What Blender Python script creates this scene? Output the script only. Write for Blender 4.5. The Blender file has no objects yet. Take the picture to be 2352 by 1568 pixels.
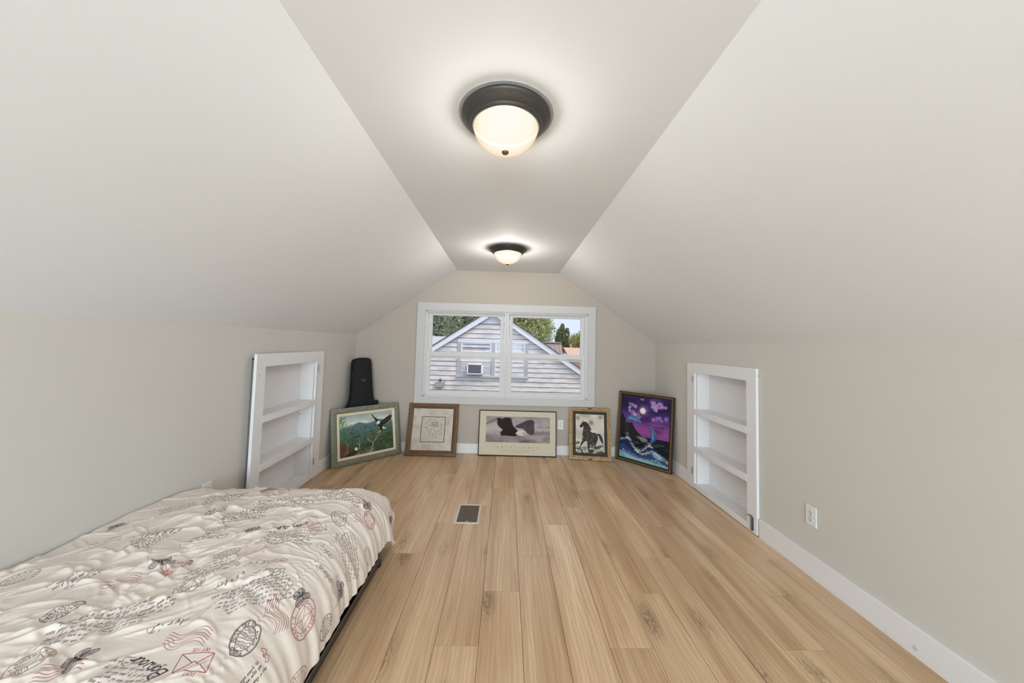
import bpy, bmesh, math, random
import numpy as np
from mathutils import Vector, Matrix, Euler

random.seed(7)
RNG = np.random.default_rng(11)
sc = bpy.context.scene
COL = sc.collection
PI = math.pi

# ------------------------------------------------------------------ camera
cd = bpy.data.cameras.new('camera')
cam = bpy.data.objects.new('camera', cd)
COL.objects.link(cam)
F_PX, CX, CY, ROLL, PITCH, YAW = 788.61, 1176.2, 751.63, 0.02683, 0.0490, 0.0158
cd.sensor_fit = 'HORIZONTAL'
cd.sensor_width = 36.0
cd.lens = F_PX / 2352 * 36.0
cd.shift_x = -(CX - 1176) / 2352
cd.shift_y = (CY - 784) / 2352
cd.clip_start = 0.02
cd.clip_end = 400
fw = Vector((math.sin(YAW) * math.cos(PITCH), math.cos(YAW) * math.cos(PITCH), math.sin(PITCH)))
r0 = Vector((math.cos(YAW), -math.sin(YAW), 0))
u0 = r0.cross(fw)
rt = r0 * math.cos(ROLL) + u0 * math.sin(ROLL)
up = u0 * math.cos(ROLL) - r0 * math.sin(ROLL)
M = Matrix((rt, up, -fw)).transposed().to_4x4()
M.translation = (0, 0, 1.30)
cam.matrix_world = M
sc.camera = cam

# ------------------------------------------------------------------ world, sun, lights, exposure
sc.view_settings.view_transform = 'Standard'
sc.view_settings.look = 'None'
sc.view_settings.gamma = 1
sc.view_settings.use_curve_mapping = False
sc.view_settings.exposure = 0.38
SKY_STRENGTH = 1.0
SUN_ENERGY = 1.75
REAR_POWER = 150.0
BOUNCE_POWER = 34.0
LAMP_POWER = 105.0
DOME_STRENGTH = 0.82

w = bpy.data.worlds.new('sky')
sc.world = w
w.use_nodes = True
nt = w.node_tree
nt.nodes.clear()
o_ = nt.nodes.new('ShaderNodeOutputWorld')
bg = nt.nodes.new('ShaderNodeBackground')
tc = nt.nodes.new('ShaderNodeTexCoord')
sp = nt.nodes.new('ShaderNodeSeparateXYZ')
cr = nt.nodes.new('ShaderNodeValToRGB')
cr.color_ramp.elements[0].position = 0.0
cr.color_ramp.elements[0].color = (0.58, 0.67, 0.92, 1)
cr.color_ramp.elements[1].position = 0.6
cr.color_ramp.elements[1].color = (0.80, 0.80, 0.81, 1)
nt.links.new(tc.outputs['Generated'], sp.inputs[0])
nt.links.new(sp.outputs['Z'], cr.inputs[0])
nt.links.new(cr.outputs[0], bg.inputs[0])
bg.inputs[1].default_value = SKY_STRENGTH
nt.links.new(bg.outputs[0], o_.inputs[0])

sl = bpy.data.lights.new('sun', 'SUN')
sl.energy = SUN_ENERGY
sl.angle = math.radians(25)
sl.color = (1.0, 0.93, 0.84)
sun = bpy.data.objects.new('sun', sl)
COL.objects.link(sun)
sun.rotation_euler = Vector((0.50, -0.38, 0.78)).to_track_quat('Z', 'Y').to_euler()

def area(name, power, loc, rx, sx, sy, col):
    al = bpy.data.lights.new(name, 'AREA')
    al.shape = 'RECTANGLE'; al.size = sx; al.size_y = sy; al.energy = power; al.color = col
    ao = bpy.data.objects.new(name, al); COL.objects.link(ao)
    ao.location = loc; ao.rotation_euler = (math.radians(rx), 0, 0)
area('rear_fill', REAR_POWER, (0, -4.40, 1.15), 86, 2.4, 1.4, (0.67, 0.86, 1.0))  # unseen fill light added behind the camera; the rear wall has no window
area('bounce_fill', BOUNCE_POWER, (0, -2.2, 1.0), 180, 2.4, 2.4, (0.67, 0.86, 1.0))  # unseen up-facing fill, added to brighten the ceiling

# ------------------------------------------------------------------ helpers
def s2l(c):
    return tuple(((x / 255) / 12.92 if x / 255 <= 0.04045 else ((x / 255 + 0.055) / 1.055) ** 2.4) for x in c)

class N:
    """small node-graph helper"""
    def __init__(self, name):
        self.m = bpy.data.materials.new(name)
        self.m.use_nodes = True
        self.t = self.m.node_tree
        self.b = self.t.nodes['Principled BSDF']
        self.out = self.t.nodes['Material Output']
    def n(self, typ, **kw):
        nd = self.t.nodes.new(typ)
        for k, v in kw.items():
            if k.startswith('i_'):
                nd.inputs[k[2:].replace('_', ' ')].default_value = v
            else:
                setattr(nd, k, v)
        return nd
    def l(self, a, b):
        self.t.links.new(a, b)
    def setb(self, **kw):
        for k, v in kw.items():
            self.b.inputs[k.replace('_', ' ')].default_value = v
    def mix(self, fac, a, b, blend='MIX'):
        m = self.n('ShaderNodeMix', data_type='RGBA', blend_type=blend)
        if isinstance(fac, (int, float)): m.inputs[0].default_value = fac
        else: self.l(fac, m.inputs[0])
        for i, v in ((6, a), (7, b)):
            if isinstance(v, tuple): m.inputs[i].default_value = (*v[:3], 1)
            else: self.l(v, m.inputs[i])
        return m.outputs[2]
    def ramp(self, fac, stops):
        r = self.n('ShaderNodeValToRGB')
        e = r.color_ramp.elements
        while len(e) > 1: e.remove(e[-1])
        for i, (p, c) in enumerate(stops):
            el = e[0] if i == 0 else e.new(p)
            el.position = p
            el.color = (*c[:3], 1) if isinstance(c, tuple) else (c, c, c, 1)
        self.l(fac, r.inputs[0])
        return r.outputs[0]
    def coords(self, kind='Object', scale=(1, 1, 1), rnd=False):
        tc = self.n('ShaderNodeTexCoord')
        v = tc.outputs[kind]
        if rnd:
            oi = self.n('ShaderNodeObjectInfo')
            mu = self.n('ShaderNodeMath', operation='MULTIPLY'); mu.inputs[1].default_value = 37.0
            self.l(oi.outputs['Random'], mu.inputs[0])
            ad = self.n('ShaderNodeVectorMath', operation='ADD')
            self.l(v, ad.inputs[0]); self.l(mu.outputs[0], ad.inputs[1])
            v = ad.outputs[0]
        mp = self.n('ShaderNodeMapping')
        mp.inputs['Scale'].default_value = scale
        self.l(v, mp.inputs[0])
        return mp.outputs[0]
    def noise(self, vec, scale, detail=2, rough=0.5, dist=0.0):
        t = self.n('ShaderNodeTexNoise')
        t.inputs['Scale'].default_value = scale
        t.inputs['Detail'].default_value = detail
        t.inputs['Roughness'].default_value = rough
        t.inputs['Distortion'].default_value = dist
        if vec is not None: self.l(vec, t.inputs['Vector'])
        return t.outputs[0]
    def bump(self, h, strength=0.2, dist=0.002):
        b = self.n('ShaderNodeBump')
        b.inputs['Strength'].default_value = strength
        b.inputs['Distance'].default_value = dist
        self.l(h, b.inputs['Height'])
        self.l(b.outputs[0], self.b.inputs['Normal'])
    def col(self, c):
        if isinstance(c, tuple): self.b.inputs['Base Color'].default_value = (*c[:3], 1)
        else: self.l(c, self.b.inputs['Base Color'])

def plain(name, c, rough=0.5, metal=0.0, var=0.06, nscale=8, bump=0.0, bscale=300, spec=0.5):
    g = N(name)
    g.setb(Roughness=rough, Metallic=metal, Specular_IOR_Level=spec)
    v = g.coords()
    nz = g.noise(v, nscale, 3)
    a = tuple(x * (1 - var) for x in c)
    b = tuple(min(1, x * (1 + var)) for x in c)
    g.col(g.mix(nz, a, b))
    if bump:
        g.bump(g.noise(v, bscale, 2), bump, 0.001)
    return g.m

class B:
    """collects geometry for ONE mesh object"""
    def __init__(self):
        self.v = []; self.f = []
    def add(self, vs, fs):
        o = len(self.v)
        self.v += [tuple(p) for p in vs]
        self.f += [tuple(i + o for i in f) for f in fs]
        return self
    def box(self, x0, x1, y0, y1, z0, z1):
        vs = [(x, y, z) for z in (z0, z1) for y in (y0, y1) for x in (x0, x1)]
        return self.add(vs, [(0, 2, 3, 1), (4, 5, 7, 6), (0, 1, 5, 4), (2, 6, 7, 3), (0, 4, 6, 2), (1, 3, 7, 5)])
    def prism(self, poly, d0, d1, axis='y'):
        """poly of 2-D points extruded along an axis; ccw"""
        n = len(poly)
        if axis == 'y': mk = lambda p, d: (p[0], d, p[1])
        elif axis == 'x': mk = lambda p, d: (d, p[0], p[1])
        else: mk = lambda p, d: (p[0], p[1], d)
        vs = [mk(p, d0) for p in poly] + [mk(p, d1) for p in poly]
        fs = [tuple(range(n))[::-1], tuple(range(n, 2 * n))]
        fs += [(i, (i + 1) % n, n + (i + 1) % n, n + i) for i in range(n)]
        return self.add(vs, fs)
    def lathe(self, prof, seg=48, c=(0, 0, 0), cap=True):
        n = len(prof)
        vs = []
        for k in range(seg):
            a = 2 * PI * k / seg
            vs += [(c[0] + r * math.cos(a), c[1] + r * math.sin(a), c[2] + z) for r, z in prof]
        fs = []
        for k in range(seg):
            k2 = (k + 1) % seg
            for i in range(n - 1):
                fs.append((k * n + i, k * n + i + 1, k2 * n + i + 1, k2 * n + i))
        if cap:
            if prof[0][0] > 1e-6: fs.append(tuple(k * n for k in range(seg)))
            if prof[-1][0] > 1e-6: fs.append(tuple(k * n + n - 1 for k in range(seg))[::-1])
        return self.add(vs, fs)
    def tube(self, pts, r, seg=8):
        pts = [Vector(p) for p in pts]
        vs = []; n = len(pts)
        for i, p in enumerate(pts):
            d = (pts[min(i + 1, n - 1)] - pts[max(i - 1, 0)]).normalized()
            a = d.orthogonal().normalized() if abs(d.z) < 0.9 else Vector((1, 0, 0))
            if abs(d.z) < 0.9:
                a = d.cross(Vector((0, 0, 1))).normalized()
            b = d.cross(a).normalized()
            a = b.cross(d)
            rr = r[i] if isinstance(r, (list, tuple)) else r
            vs += [tuple(p + (a * math.cos(2 * PI * k / seg) + b * math.sin(2 * PI * k / seg)) * rr) for k in range(seg)]
        fs = []
        for i in range(n - 1):
            for k in range(seg):
                k2 = (k + 1) % seg
                fs.append((i * seg + k, i * seg + k2, (i + 1) * seg + k2, (i + 1) * seg + k))
        fs.append(tuple(range(seg))[::-1]); fs.append(tuple((n - 1) * seg + k for k in range(seg)))
        return self.add(vs, fs)
    def xf(self, mat, start=0):
        self.v[start:] = [tuple(mat @ Vector(p)) for p in self.v[start:]]
        return self
    def obj(self, name, mat, parent=None, bevel=0.0, smooth=None, off=(0, 0, 0), fix=True, seg=2):
        me = bpy.data.meshes.new(name)
        vs = [(p[0] - off[0], p[1] - off[1], p[2] - off[2]) for p in self.v]
        me.from_pydata(vs, [], self.f)
        if fix:
            bm = bmesh.new(); bm.from_mesh(me)
            bmesh.ops.recalc_face_normals(bm, faces=bm.faces)
            bm.to_mesh(me); bm.free()
        if mat is not None: me.materials.append(mat)
        if smooth is not None:
            me.polygons.foreach_set('use_smooth', [True] * len(me.polygons))
            me.set_sharp_from_angle(angle=math.radians(smooth))
        o = bpy.data.objects.new(name, me)
        COL.objects.link(o)
        if parent is not None: o.parent = parent
        if bevel:
            md = o.modifiers.new('bevel', 'BEVEL')
            md.width = bevel; md.segments = seg; md.limit_method = 'ANGLE'; md.angle_limit = math.radians(40)
            md.harden_normals = False
        return o

def thing(name, label, cat, loc=(0, 0, 0), rot=(0, 0, 0), group=None):
    o = bpy.data.objects.new(name, None)
    o.empty_display_size = 0.1
    COL.objects.link(o)
    o.location = loc
    o.rotation_euler = rot
    o['label'] = label
    o['category'] = cat
    if group: o['group'] = group
    return o

def tag(o, label, cat, group=None):
    o['label'] = label; o['category'] = cat
    if group: o['group'] = group
    return o

def struct(o):
    o['kind'] = 'structure'
    return o

def stuff(o):
    o['kind'] = 'stuff'
    return o

def copy_tree(o, parent=None):
    c = o.copy()
    COL.objects.link(c)
    if parent is not None: c.parent = parent
    for ch in list(o.children):
        copy_tree(ch, c)
    return c

# ------------------------------------------------------------------ 2-D painting (flat print for the pictures and the bedspread)
class Cv:
    def __init__(self, w, h, col):
        self.w, self.h = w, h
        self.a = np.empty((h, w, 3), np.float32)
        self.a[:] = np.array(col, np.float32) / 255
    def blend(self, m, col, x0=0, y0=0):
        h, w = m.shape
        col = np.asarray(col, np.float32)
        if col.ndim == 1: col = col / 255
        r = self.a[y0:y0 + h, x0:x0 + w]
        r += m[..., None] * (col - r)
    def fbm(self, sx, sy, oct=4, seed=0, rough=0.5):
        g = np.random.default_rng(seed)
        out = np.zeros((self.h, self.w), np.float32); amp = 1; tot = 0
        for k in range(oct):
            nx, ny = max(2, int(sx * 2 ** k)) + 1, max(2, int(sy * 2 ** k)) + 1
            r = g.random((ny, nx)).astype(np.float32)
            xs = np.linspace(0, nx - 1.001, self.w); ys = np.linspace(0, ny - 1.001, self.h)
            xi = xs.astype(int); yi = ys.astype(int)
            fx = xs - xi; fy = ys - yi
            fx = (fx * fx * (3 - 2 * fx)).astype(np.float32); fy = (fy * fy * (3 - 2 * fy)).astype(np.float32)
            a = r[yi][:, xi] * (1 - fx) + r[yi][:, xi + 1] * fx
            b = r[yi + 1][:, xi] * (1 - fx) + r[yi + 1][:, xi + 1] * fx
            out += amp * (a * (1 - fy)[:, None] + b * fy[:, None]); tot += amp; amp *= rough
        return out / tot
    def grad(self, stops):
        ys = np.linspace(0, 1, self.h)
        p = [s[0] for s in stops]
        c = np.stack([np.interp(ys, p, [s[1][k] / 255 for s in stops]) for k in range(3)], -1)
        self.a[:] = c[:, None, :]
    def poly(self, pts, col, alpha=1.0, soft=0, smooth=False):
        P = np.asarray(pts, float) * [self.w, self.h]
        if smooth: P = self.catmull(P, True)
        pad = int(soft * 3) + 2
        x0, y0 = np.maximum(np.floor(P.min(0)).astype(int) - pad, 0)
        x1 = min(self.w, int(P[:, 0].max()) + pad + 1); y1 = min(self.h, int(P[:, 1].max()) + pad + 1)
        if x1 <= x0 or y1 <= y0: return
        acc = np.zeros((y1 - y0, x1 - x0), np.float32)
        A = P; Bq = np.roll(P, -1, 0)
        for sy in (0.25, 0.75):
            ys = np.arange(y0, y1) + sy
            for sx in (0.25, 0.75):
                xs = np.arange(x0, x1) + sx
                ins = np.zeros((y1 - y0, x1 - x0), bool)
                for (ax, ay), (bx, by) in zip(A, Bq):
                    if ay == by: continue
                    c = (ys >= min(ay, by)) & (ys < max(ay, by))
                    if not c.any(): continue
                    xc = ax + (ys[c] - ay) / (by - ay) * (bx - ax)
                    ins[c] ^= xs[None, :] < xc[:, None]
                acc += ins * 0.25
        if soft: acc = self.blur(acc, soft)
        self.blend(acc * alpha, col, x0, y0)
    @staticmethod
    def blur(m, s):
        k = max(1, int(s))
        for _ in range(2):
            for ax in (0, 1):
                p = np.pad(m, [(k + 1, k) if i == ax else (0, 0) for i in (0, 1)], mode='edge')
                c = np.cumsum(p, ax)
                m = (np.take(c, range(2 * k + 1, c.shape[ax]), ax) - np.take(c, range(0, c.shape[ax] - 2 * k - 1), ax)) / (2 * k + 1)
        return m.astype(np.float32)
    @staticmethod
    def catmull(P, closed=False, n=6):
        P = np.asarray(P, float)
        if closed: Q = np.concatenate([P[-1:], P, P[:2]])
        else: Q = np.concatenate([P[:1], P, P[-1:]])
        out = []
        for i in range(1, len(Q) - 2):
            p0, p1, p2, p3 = Q[i - 1:i + 3]
            for t in np.arange(n) / n:
                out.append(0.5 * (2 * p1 + (p2 - p0) * t + (2 * p0 - 5 * p1 + 4 * p2 - p3) * t * t + (3 * p1 - p0 - 3 * p2 + p3) * t ** 3))
        if not closed: out.append(P[-1])
        return np.array(out)
    def line(self, pts, width, col, alpha=1.0, smooth=False, px=False, taper=None):
        P = np.asarray(pts, float)
        if not px: P = P * [self.w, self.h]
        if smooth: P = self.catmull(P)
        if len(P) < 2: return
        pad = width + 2
        x0 = max(0, int(P[:, 0].min() - pad)); y0 = max(0, int(P[:, 1].min() - pad))
        x1 = min(self.w, int(P[:, 0].max() + pad + 1)); y1 = min(self.h, int(P[:, 1].max() + pad + 1))
        if x1 <= x0 or y1 <= y0: return
        m = np.zeros((y1 - y0, x1 - x0), np.float32)
        n = len(P) - 1
        for i in range(n):
            a, b = P[i], P[i + 1]
            hw = (width if taper is None else width + (taper - width) * (i / max(1, n - 1))) / 2
            q = hw + 1.5
            u0 = max(x0, int(min(a[0], b[0]) - q)); u1 = min(x1, int(max(a[0], b[0]) + q) + 1)
            v0 = max(y0, int(min(a[1], b[1]) - q)); v1 = min(y1, int(max(a[1], b[1]) + q) + 1)
            if u1 <= u0 or v1 <= v0: continue
            X = np.arange(u0, u1)[None, :] + 0.5 - a[0]; Y = np.arange(v0, v1)[:, None] + 0.5 - a[1]
            d = b - a; L = max(1e-9, d @ d)
            t = np.clip((X * d[0] + Y * d[1]) / L, 0, 1)
            D = np.hypot(X - t * d[0], Y - t * d[1])
            s = m[v0 - y0:v1 - y0, u0 - x0:u1 - x0]
            np.maximum(s, np.clip(hw + 0.5 - D, 0, 1) * min(1, hw * 2), out=s)
        self.blend(m * alpha, col, x0, y0)
    def image(self, name):
        img = bpy.data.images.new(name, self.w, self.h)
        px = np.ones((self.h, self.w, 4), np.float32)
        px[..., :3] = np.clip(self.a[::-1], 0, 1)
        img.pixels.foreach_set(px.ravel())
        img.update()
        img.pack()
        return img

GL = {'A': '002640 1232', 'B': '00063645443303 3342413000', 'C': '4536160501103041', 'D': '00062644422000', 'E': '460600 400010 0333',
      'F': '460600 0333', 'G': '45361605011030414323', 'I': '2026', 'L': '060040', 'M': '0006234640', 'N': '00064046', 'O': '100105163645413010',
      'P': '00063645443303', 'R': '00063645443303 2340', 'S': '4536160504133342413010 01', 'T': '0646 2620', 'U': '060110304146', 'V': '062046',
      'X': '0046 0640', 'Y': '062346 2320', 'a': '33130201102031 333140', 'b': '060020313223 03', 'd': '33130201102031 3630', 'e': '02322313020110 3041',
      'i': '131021 1516', 'j': '23201000', 'l': '05261021', 'n': '00032332 3041', 'm': '00031322 2033 334041', 'o': '100102132332312010', 'r': '0003 021323', 's': '3313023120 00',
      'u': '0301102031 333140', 'v': '031023', '.': '1010 1110', '*': '1335 1533 2224 0424'}
def glyphs(txt, adv=5.2):
    """list of (letter centre advance, strokes in units of 1/6 cap height)"""
    out = []; x = 0
    for ch in txt:
        if ch != ' ':
            st = []
            for s in GL.get(ch, '').split():
                st.append(np.array([(int(s[i]), int(s[i + 1])) for i in range(0, len(s) - 1, 2)], float))
            out.append((x, st))
        x += adv if ch.isupper() or ch in '* ' else adv * 0.78
    return out, x
def img_mat(name, img, rough=0.5, bump=0.0, spec=0.4):
    g = N(name)
    t = g.n('ShaderNodeTexImage'); t.image = img; t.interpolation = 'Linear'
    tc = g.n('ShaderNodeTexCoord')
    g.l(tc.outputs['UV'], t.inputs[0])
    g.col(t.outputs[0])
    g.setb(Roughness=rough, Specular_IOR_Level=spec)
    if bump:
        g.bump(g.noise(g.coords(), 400, 2), bump, 0.001)
    return g.m

# ------------------------------------------------------------------ materials of the room
def paint(name, srgb, rough=0.75, bump=0.12, scale=190, blotch=0.015):
    g = N(name)
    c = s2l(srgb)
    v = g.coords()
    nz = g.noise(v, 1.3, 4)
    g.col(g.mix(nz, tuple(x * (1 - blotch * 2) for x in c), tuple(min(1, x * (1 + blotch * 2)) for x in c)))
    g.setb(Roughness=rough, Specular_IOR_Level=0.25)
    g.bump(g.noise(v, scale, 3, 0.6), bump, 0.0015)
    return g.m

M_WALL = paint('greige_wall_paint', (217, 211, 202))
M_FARWALL = paint('greige_paint_shaded', (194, 181, 169))  # same greige as the knee walls, darkened to put shade into the colour
M_CEIL = paint('white_ceiling_paint', (238, 238, 239))

def painted_pine():
    g = N('white_painted_pine')
    v = g.coords()
    c = s2l((245, 241, 240))
    vo = g.n('ShaderNodeTexVoronoi'); vo.inputs['Scale'].default_value = 5.0
    g.l(v, vo.inputs['Vector'])
    knot = g.ramp(vo.outputs['Distance'], [(0.0, 1.0), (0.035, 0.9), (0.06, 0.0)])
    big = g.noise(v, 3.0, 2)
    f = g.n('ShaderNodeMath', operation='MULTIPLY'); f.inputs[1].default_value = 0.55
    g.l(knot, f.inputs[0])
    base = g.mix(big, tuple(x * 0.95 for x in c), c)
    g.col(g.mix(f.outputs[0], base, s2l((170, 172, 178))))
    g.setb(Roughness=0.5)
    g.bump(g.noise(v, 90, 3), 0.06, 0.001)
    return g.m
M_PINE = painted_pine()
M_VINYL = plain('white_vinyl', s2l((226, 222, 221)), 0.55, var=0.01, spec=0.25)
M_TRIM = plain('white_window_trim', s2l((209, 205, 203)), 0.55, var=0.02, bump=0.04)

def wood_floor():
    g = N('oak_plank')
    v = g.coords('Object', (1, 1, 1), True)
    def mp(sx, sy):
        m = g.n('ShaderNodeMapping'); m.inputs['Scale'].default_value = (sx, sy, 1); g.l(v, m.inputs[0]); return m.outputs[0]
    # knots bend the grain around them
    vo = g.n('ShaderNodeTexVoronoi'); vo.inputs['Scale'].default_value = 1.0
    g.l(mp(6.0, 2.1), vo.inputs['Vector'])
    kd = g.ramp(vo.outputs['Distance'], [(0.0, 1.0), (0.10, 0.75), (0.32, 0.0)])
    sel = g.n('ShaderNodeSeparateXYZ'); g.l(vo.outputs['Color'], sel.inputs[0])
    pick = g.n('ShaderNodeMath', operation='GREATER_THAN'); pick.inputs[1].default_value = 0.38
    g.l(sel.outputs[0], pick.inputs[0])
    kn = g.n('ShaderNodeMath', operation='MULTIPLY'); g.l(kd, kn.inputs[0]); g.l(pick.outputs[0], kn.inputs[1])
    broad = g.noise(mp(9, 0.7), 1.0, 3, 0.55, 0.6)
    streak = g.noise(mp(38, 1.3), 1.0, 3, 0.6, 0.9)
    fine = g.noise(mp(260, 6), 1.0, 3, 0.65, 0.3)
    wv = g.n('ShaderNodeTexWave'); wv.wave_type = 'BANDS'; wv.bands_direction = 'X'
    wv.inputs['Scale'].default_value = 7; wv.inputs['Distortion'].default_value = 9; wv.inputs['Detail'].default_value = 3
    wv.inputs['Detail Scale'].default_value = 0.8
    g.l(mp(2.2, 0.35), wv.inputs['Vector'])
    a = s2l((242, 208, 168)); b = s2l((196, 154, 112))
    c = g.mix(g.ramp(broad, [(0.3, 0.0), (0.72, 1.0)]), a, b)
    c = g.mix(g.ramp(streak, [(0.45, 0.0), (0.8, 0.40)]), c, s2l((150, 112, 78)))
    f2 = g.n('ShaderNodeMath', operation='MULTIPLY'); f2.inputs[1].default_value = 0.22; g.l(wv.outputs['Color'], f2.inputs[0])
    c = g.mix(f2.outputs[0], c, s2l((164, 124, 88)))
    f3 = g.n('ShaderNodeMath', operation='MULTIPLY'); f3.inputs[1].default_value = 0.28; g.l(g.ramp(fine, [(0.5, 0.0), (0.75, 1.0)]), f3.inputs[0])
    c = g.mix(f3.outputs[0], c, s2l((140, 104, 72)))
    swirl = g.noise(mp(70, 16), 1.0, 3, 0.6, 2.5)
    kf = g.n('ShaderNodeMath', operation='MULTIPLY'); g.l(kn.outputs[0], kf.inputs[0]); g.l(g.ramp(swirl, [(0.38, 0.0), (0.60, 1.0)]), kf.inputs[1])
    c = g.mix(kf.outputs[0], c, s2l((92, 64, 44)))
    oi = g.n('ShaderNodeObjectInfo')
    tone = g.ramp(oi.outputs['Random'], [(0.0, 0.93), (1.0, 1.06)])
    c = g.mix(1.0, c, tone, 'MULTIPLY')
    g.col(c)
    g.setb(Roughness=0.30, Specular_IOR_Level=0.62)
    g.bump(fine, 0.10, 0.0008)
    return g.m
M_PLANK = wood_floor()
M_UNDER = plain('dark_underlay', s2l((96, 74, 54)), 0.9)

XL, XR, ZL, ZR = -1.798, 1.815, 1.367, 1.355
XCL, XCR, HC, YF, YB = -0.617, 0.617, 2.178, 4.1485, -4.60

# ------------------------------------------------------------------ floor and planks
fl = struct(B().box(XL - 0.2, XR + 0.2, YB - 0.1, YF + 0.15, -0.12, -0.0075).obj('floor', M_UNDER))
PW, PL = 0.1903, 1.285
JOINT = {0: 1.875, 1: 2.188, 2: 2.555, 3: 1.545}
def plank_mesh(x0, x1, y0, y1, ox, oy):
    g, ch = 0.0007, 0.0010
    x0 += g; x1 -= g; y0 += g; y1 -= g
    vs = []
    for (i, z) in ((ch, 0.0), (0, -ch), (0, -0.0075)):
        vs += [(x0 + i - ox, y0 + i - oy, z), (x1 - i - ox, y0 + i - oy, z), (x1 - i - ox, y1 - i - oy, z), (x0 + i - ox, y1 - i - oy, z)]
    fs = [(0, 1, 2, 3)]
    for r in (0, 4):
        for k in range(4):
            fs.append((r + k, r + 4 + k, r + 4 + (k + 1) % 4, r + (k + 1) % 4))
    me = bpy.data.meshes.new('plank'); me.from_pydata(vs, [], fs); me.materials.append(M_PLANK)
    return me
full = None
for k in range(-10, 11):
    xa, xb = -0.0843 + k * PW, -0.0843 + (k + 1) * PW
    xa2, xb2 = max(xa, XL + 0.002), min(xb, XR - 0.002)
    if xb2 - xa2 < 0.01: continue
    y = JOINT[k % 4]
    while y > YB: y -= PL
    while y < YF:
        ya, yb = max(y, YB), min(y + PL, YF - 0.003)
        if yb - ya > 0.02:
            whole = (xa2 == xa and xb2 == xb and ya == y and yb == y + PL)
            if whole:
                if full is None: full = plank_mesh(0, PW, 0, PL, 0, 0)
                me = full
            else:
                me = plank_mesh(xa2, xb2, ya, yb, xa, y)
            p = bpy.data.objects.new('plank', me); COL.objects.link(p)
            p.parent = fl; p.location = (xa, y, 0)
        y += PL

# ------------------------------------------------------------------ walls, ceilings
def knee_wall(name, x_in, sgn, ztop, niche):
    xo = x_in + sgn * 0.20
    n0, n1, nz = niche
    a, b = min(x_in, xo), max(x_in, xo)
    m = B()
    m.box(a, b, YB - 0.1, n0, -0.1, ztop)
    m.box(a, b, n1, YF + 0.1, -0.1, ztop)
    m.box(a, b, n0, n1, nz, ztop)
    xm = x_in + sgn * 0.16
    m.box(min(xm, xo), max(xm, xo), n0, n1, -0.1, nz)
    m.box(a, b, n0, n1, -0.1, -0.001)
    return struct(m.obj(name, M_WALL, fix=True))
knee_wall('wall_left', XL, -1, ZL, (2.475, 3.276, 1.150))
knee_wall('wall_right', XR, 1, ZR, (2.475, 3.252, 1.140))

def gable(name, y0, y1, mat, hole=None):
    m = B()
    X0, X1, Z0, Z1 = XL - 0.2, XR + 0.2, -0.1, 2.45
    if hole:
        a, b, c, d = hole
        m.box(X0, a, y0, y1, Z0, Z1); m.box(b, X1, y0, y1, Z0, Z1)
        m.box(a, b, y0, y1, Z0, c); m.box(a, b, y0, y1, d, Z1)
    else:
        m.box(X0, X1, y0, y1, Z0, Z1)
    return struct(m.obj(name, mat))
gable('wall_far', YF, YF + 0.16, M_FARWALL, (-0.992, 0.998, 0.645, 1.695))
gable('wall_rear', YB - 0.16, YB, M_WALL)
T = 0.14
def slope(name, xk, zk, xc, sgn):
    d = Vector((xk - xc, 0, zk - HC)).normalized()
    nn = Vector((-d.z, 0, d.x)); nn = nn if nn.z > 0 else -nn
    a = Vector((xc, 0, HC)); b = Vector((xk, 0, zk)) + d * 0.24
    poly = [(a.x, a.z), (b.x, b.z), ((b + nn * T).x, (b + nn * T).z), ((a + nn * T).x, (a + nn * T).z)]
    return struct(B().prism(poly, YB - 0.1, YF + 0.05).obj(name, M_CEIL))
slope('ceiling_left', XL, ZL, XCL, -1)
slope('ceiling_right', XR, ZR, XCR, 1)
struct(B().box(XCL - 0.0, XCR + 0.0, YB - 0.1, YF + 0.05, HC, HC + T).obj('ceiling', M_CEIL))

# ------------------------------------------------------------------ baseboards and trims
def board(name, x0, x1, y0, y1, z0, z1, mat=None, bev=0.002):
    return struct(B().box(x0, x1, y0, y1, z0, z1).obj(name, mat or M_PINE, bevel=bev))
board('baseboard_right', XR - 0.017, XR, YB, 2.432, 0.0, 0.126)
board('baseboard_right', XR - 0.015, XR, 3.380, YF - 0.015, 0.0, 0.118)
board('baseboard_left', XL, XL + 0.017, YB, 2.40, 0.0, 0.126)
board('baseboard_left', XL, XL + 0.015, 3.405, YF - 0.015, 0.0, 0.112)
board('baseboard_far', XL, XR, YF - 0.015, YF, 0.0, 0.112)
board('baseboard_rear', XL, XR, YB, YB + 0.015, 0.0, 0.112)
board('trim_1', XL, XL + 0.020, 3.295, 3.405, 0.0, 1.183)
board('trim_2', XR - 0.020, XR, 3.268, 3.380, 0.0, 1.166)

# ------------------------------------------------------------------ window
win = bpy.data.objects.new('window_1', None); COL.objects.link(win); struct(win)
CZ0, CZ1, IZ0, IZ1, OX, IX0, IX1 = 0.573, 1.777, 0.655, 1.685, 1.077, -0.982, 0.988
y0, y1 = YF - 0.019, YF
for (a, b, c, d) in ((-OX, OX, IZ1, CZ1), (-OX, OX, CZ0, IZ0), (-OX, IX0, IZ0, IZ1), (IX1, OX, IZ0, IZ1)):
    B().box(a, b, y0, y1, c, d).obj('casing_board', M_TRIM, win, bevel=0.0015)
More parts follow.
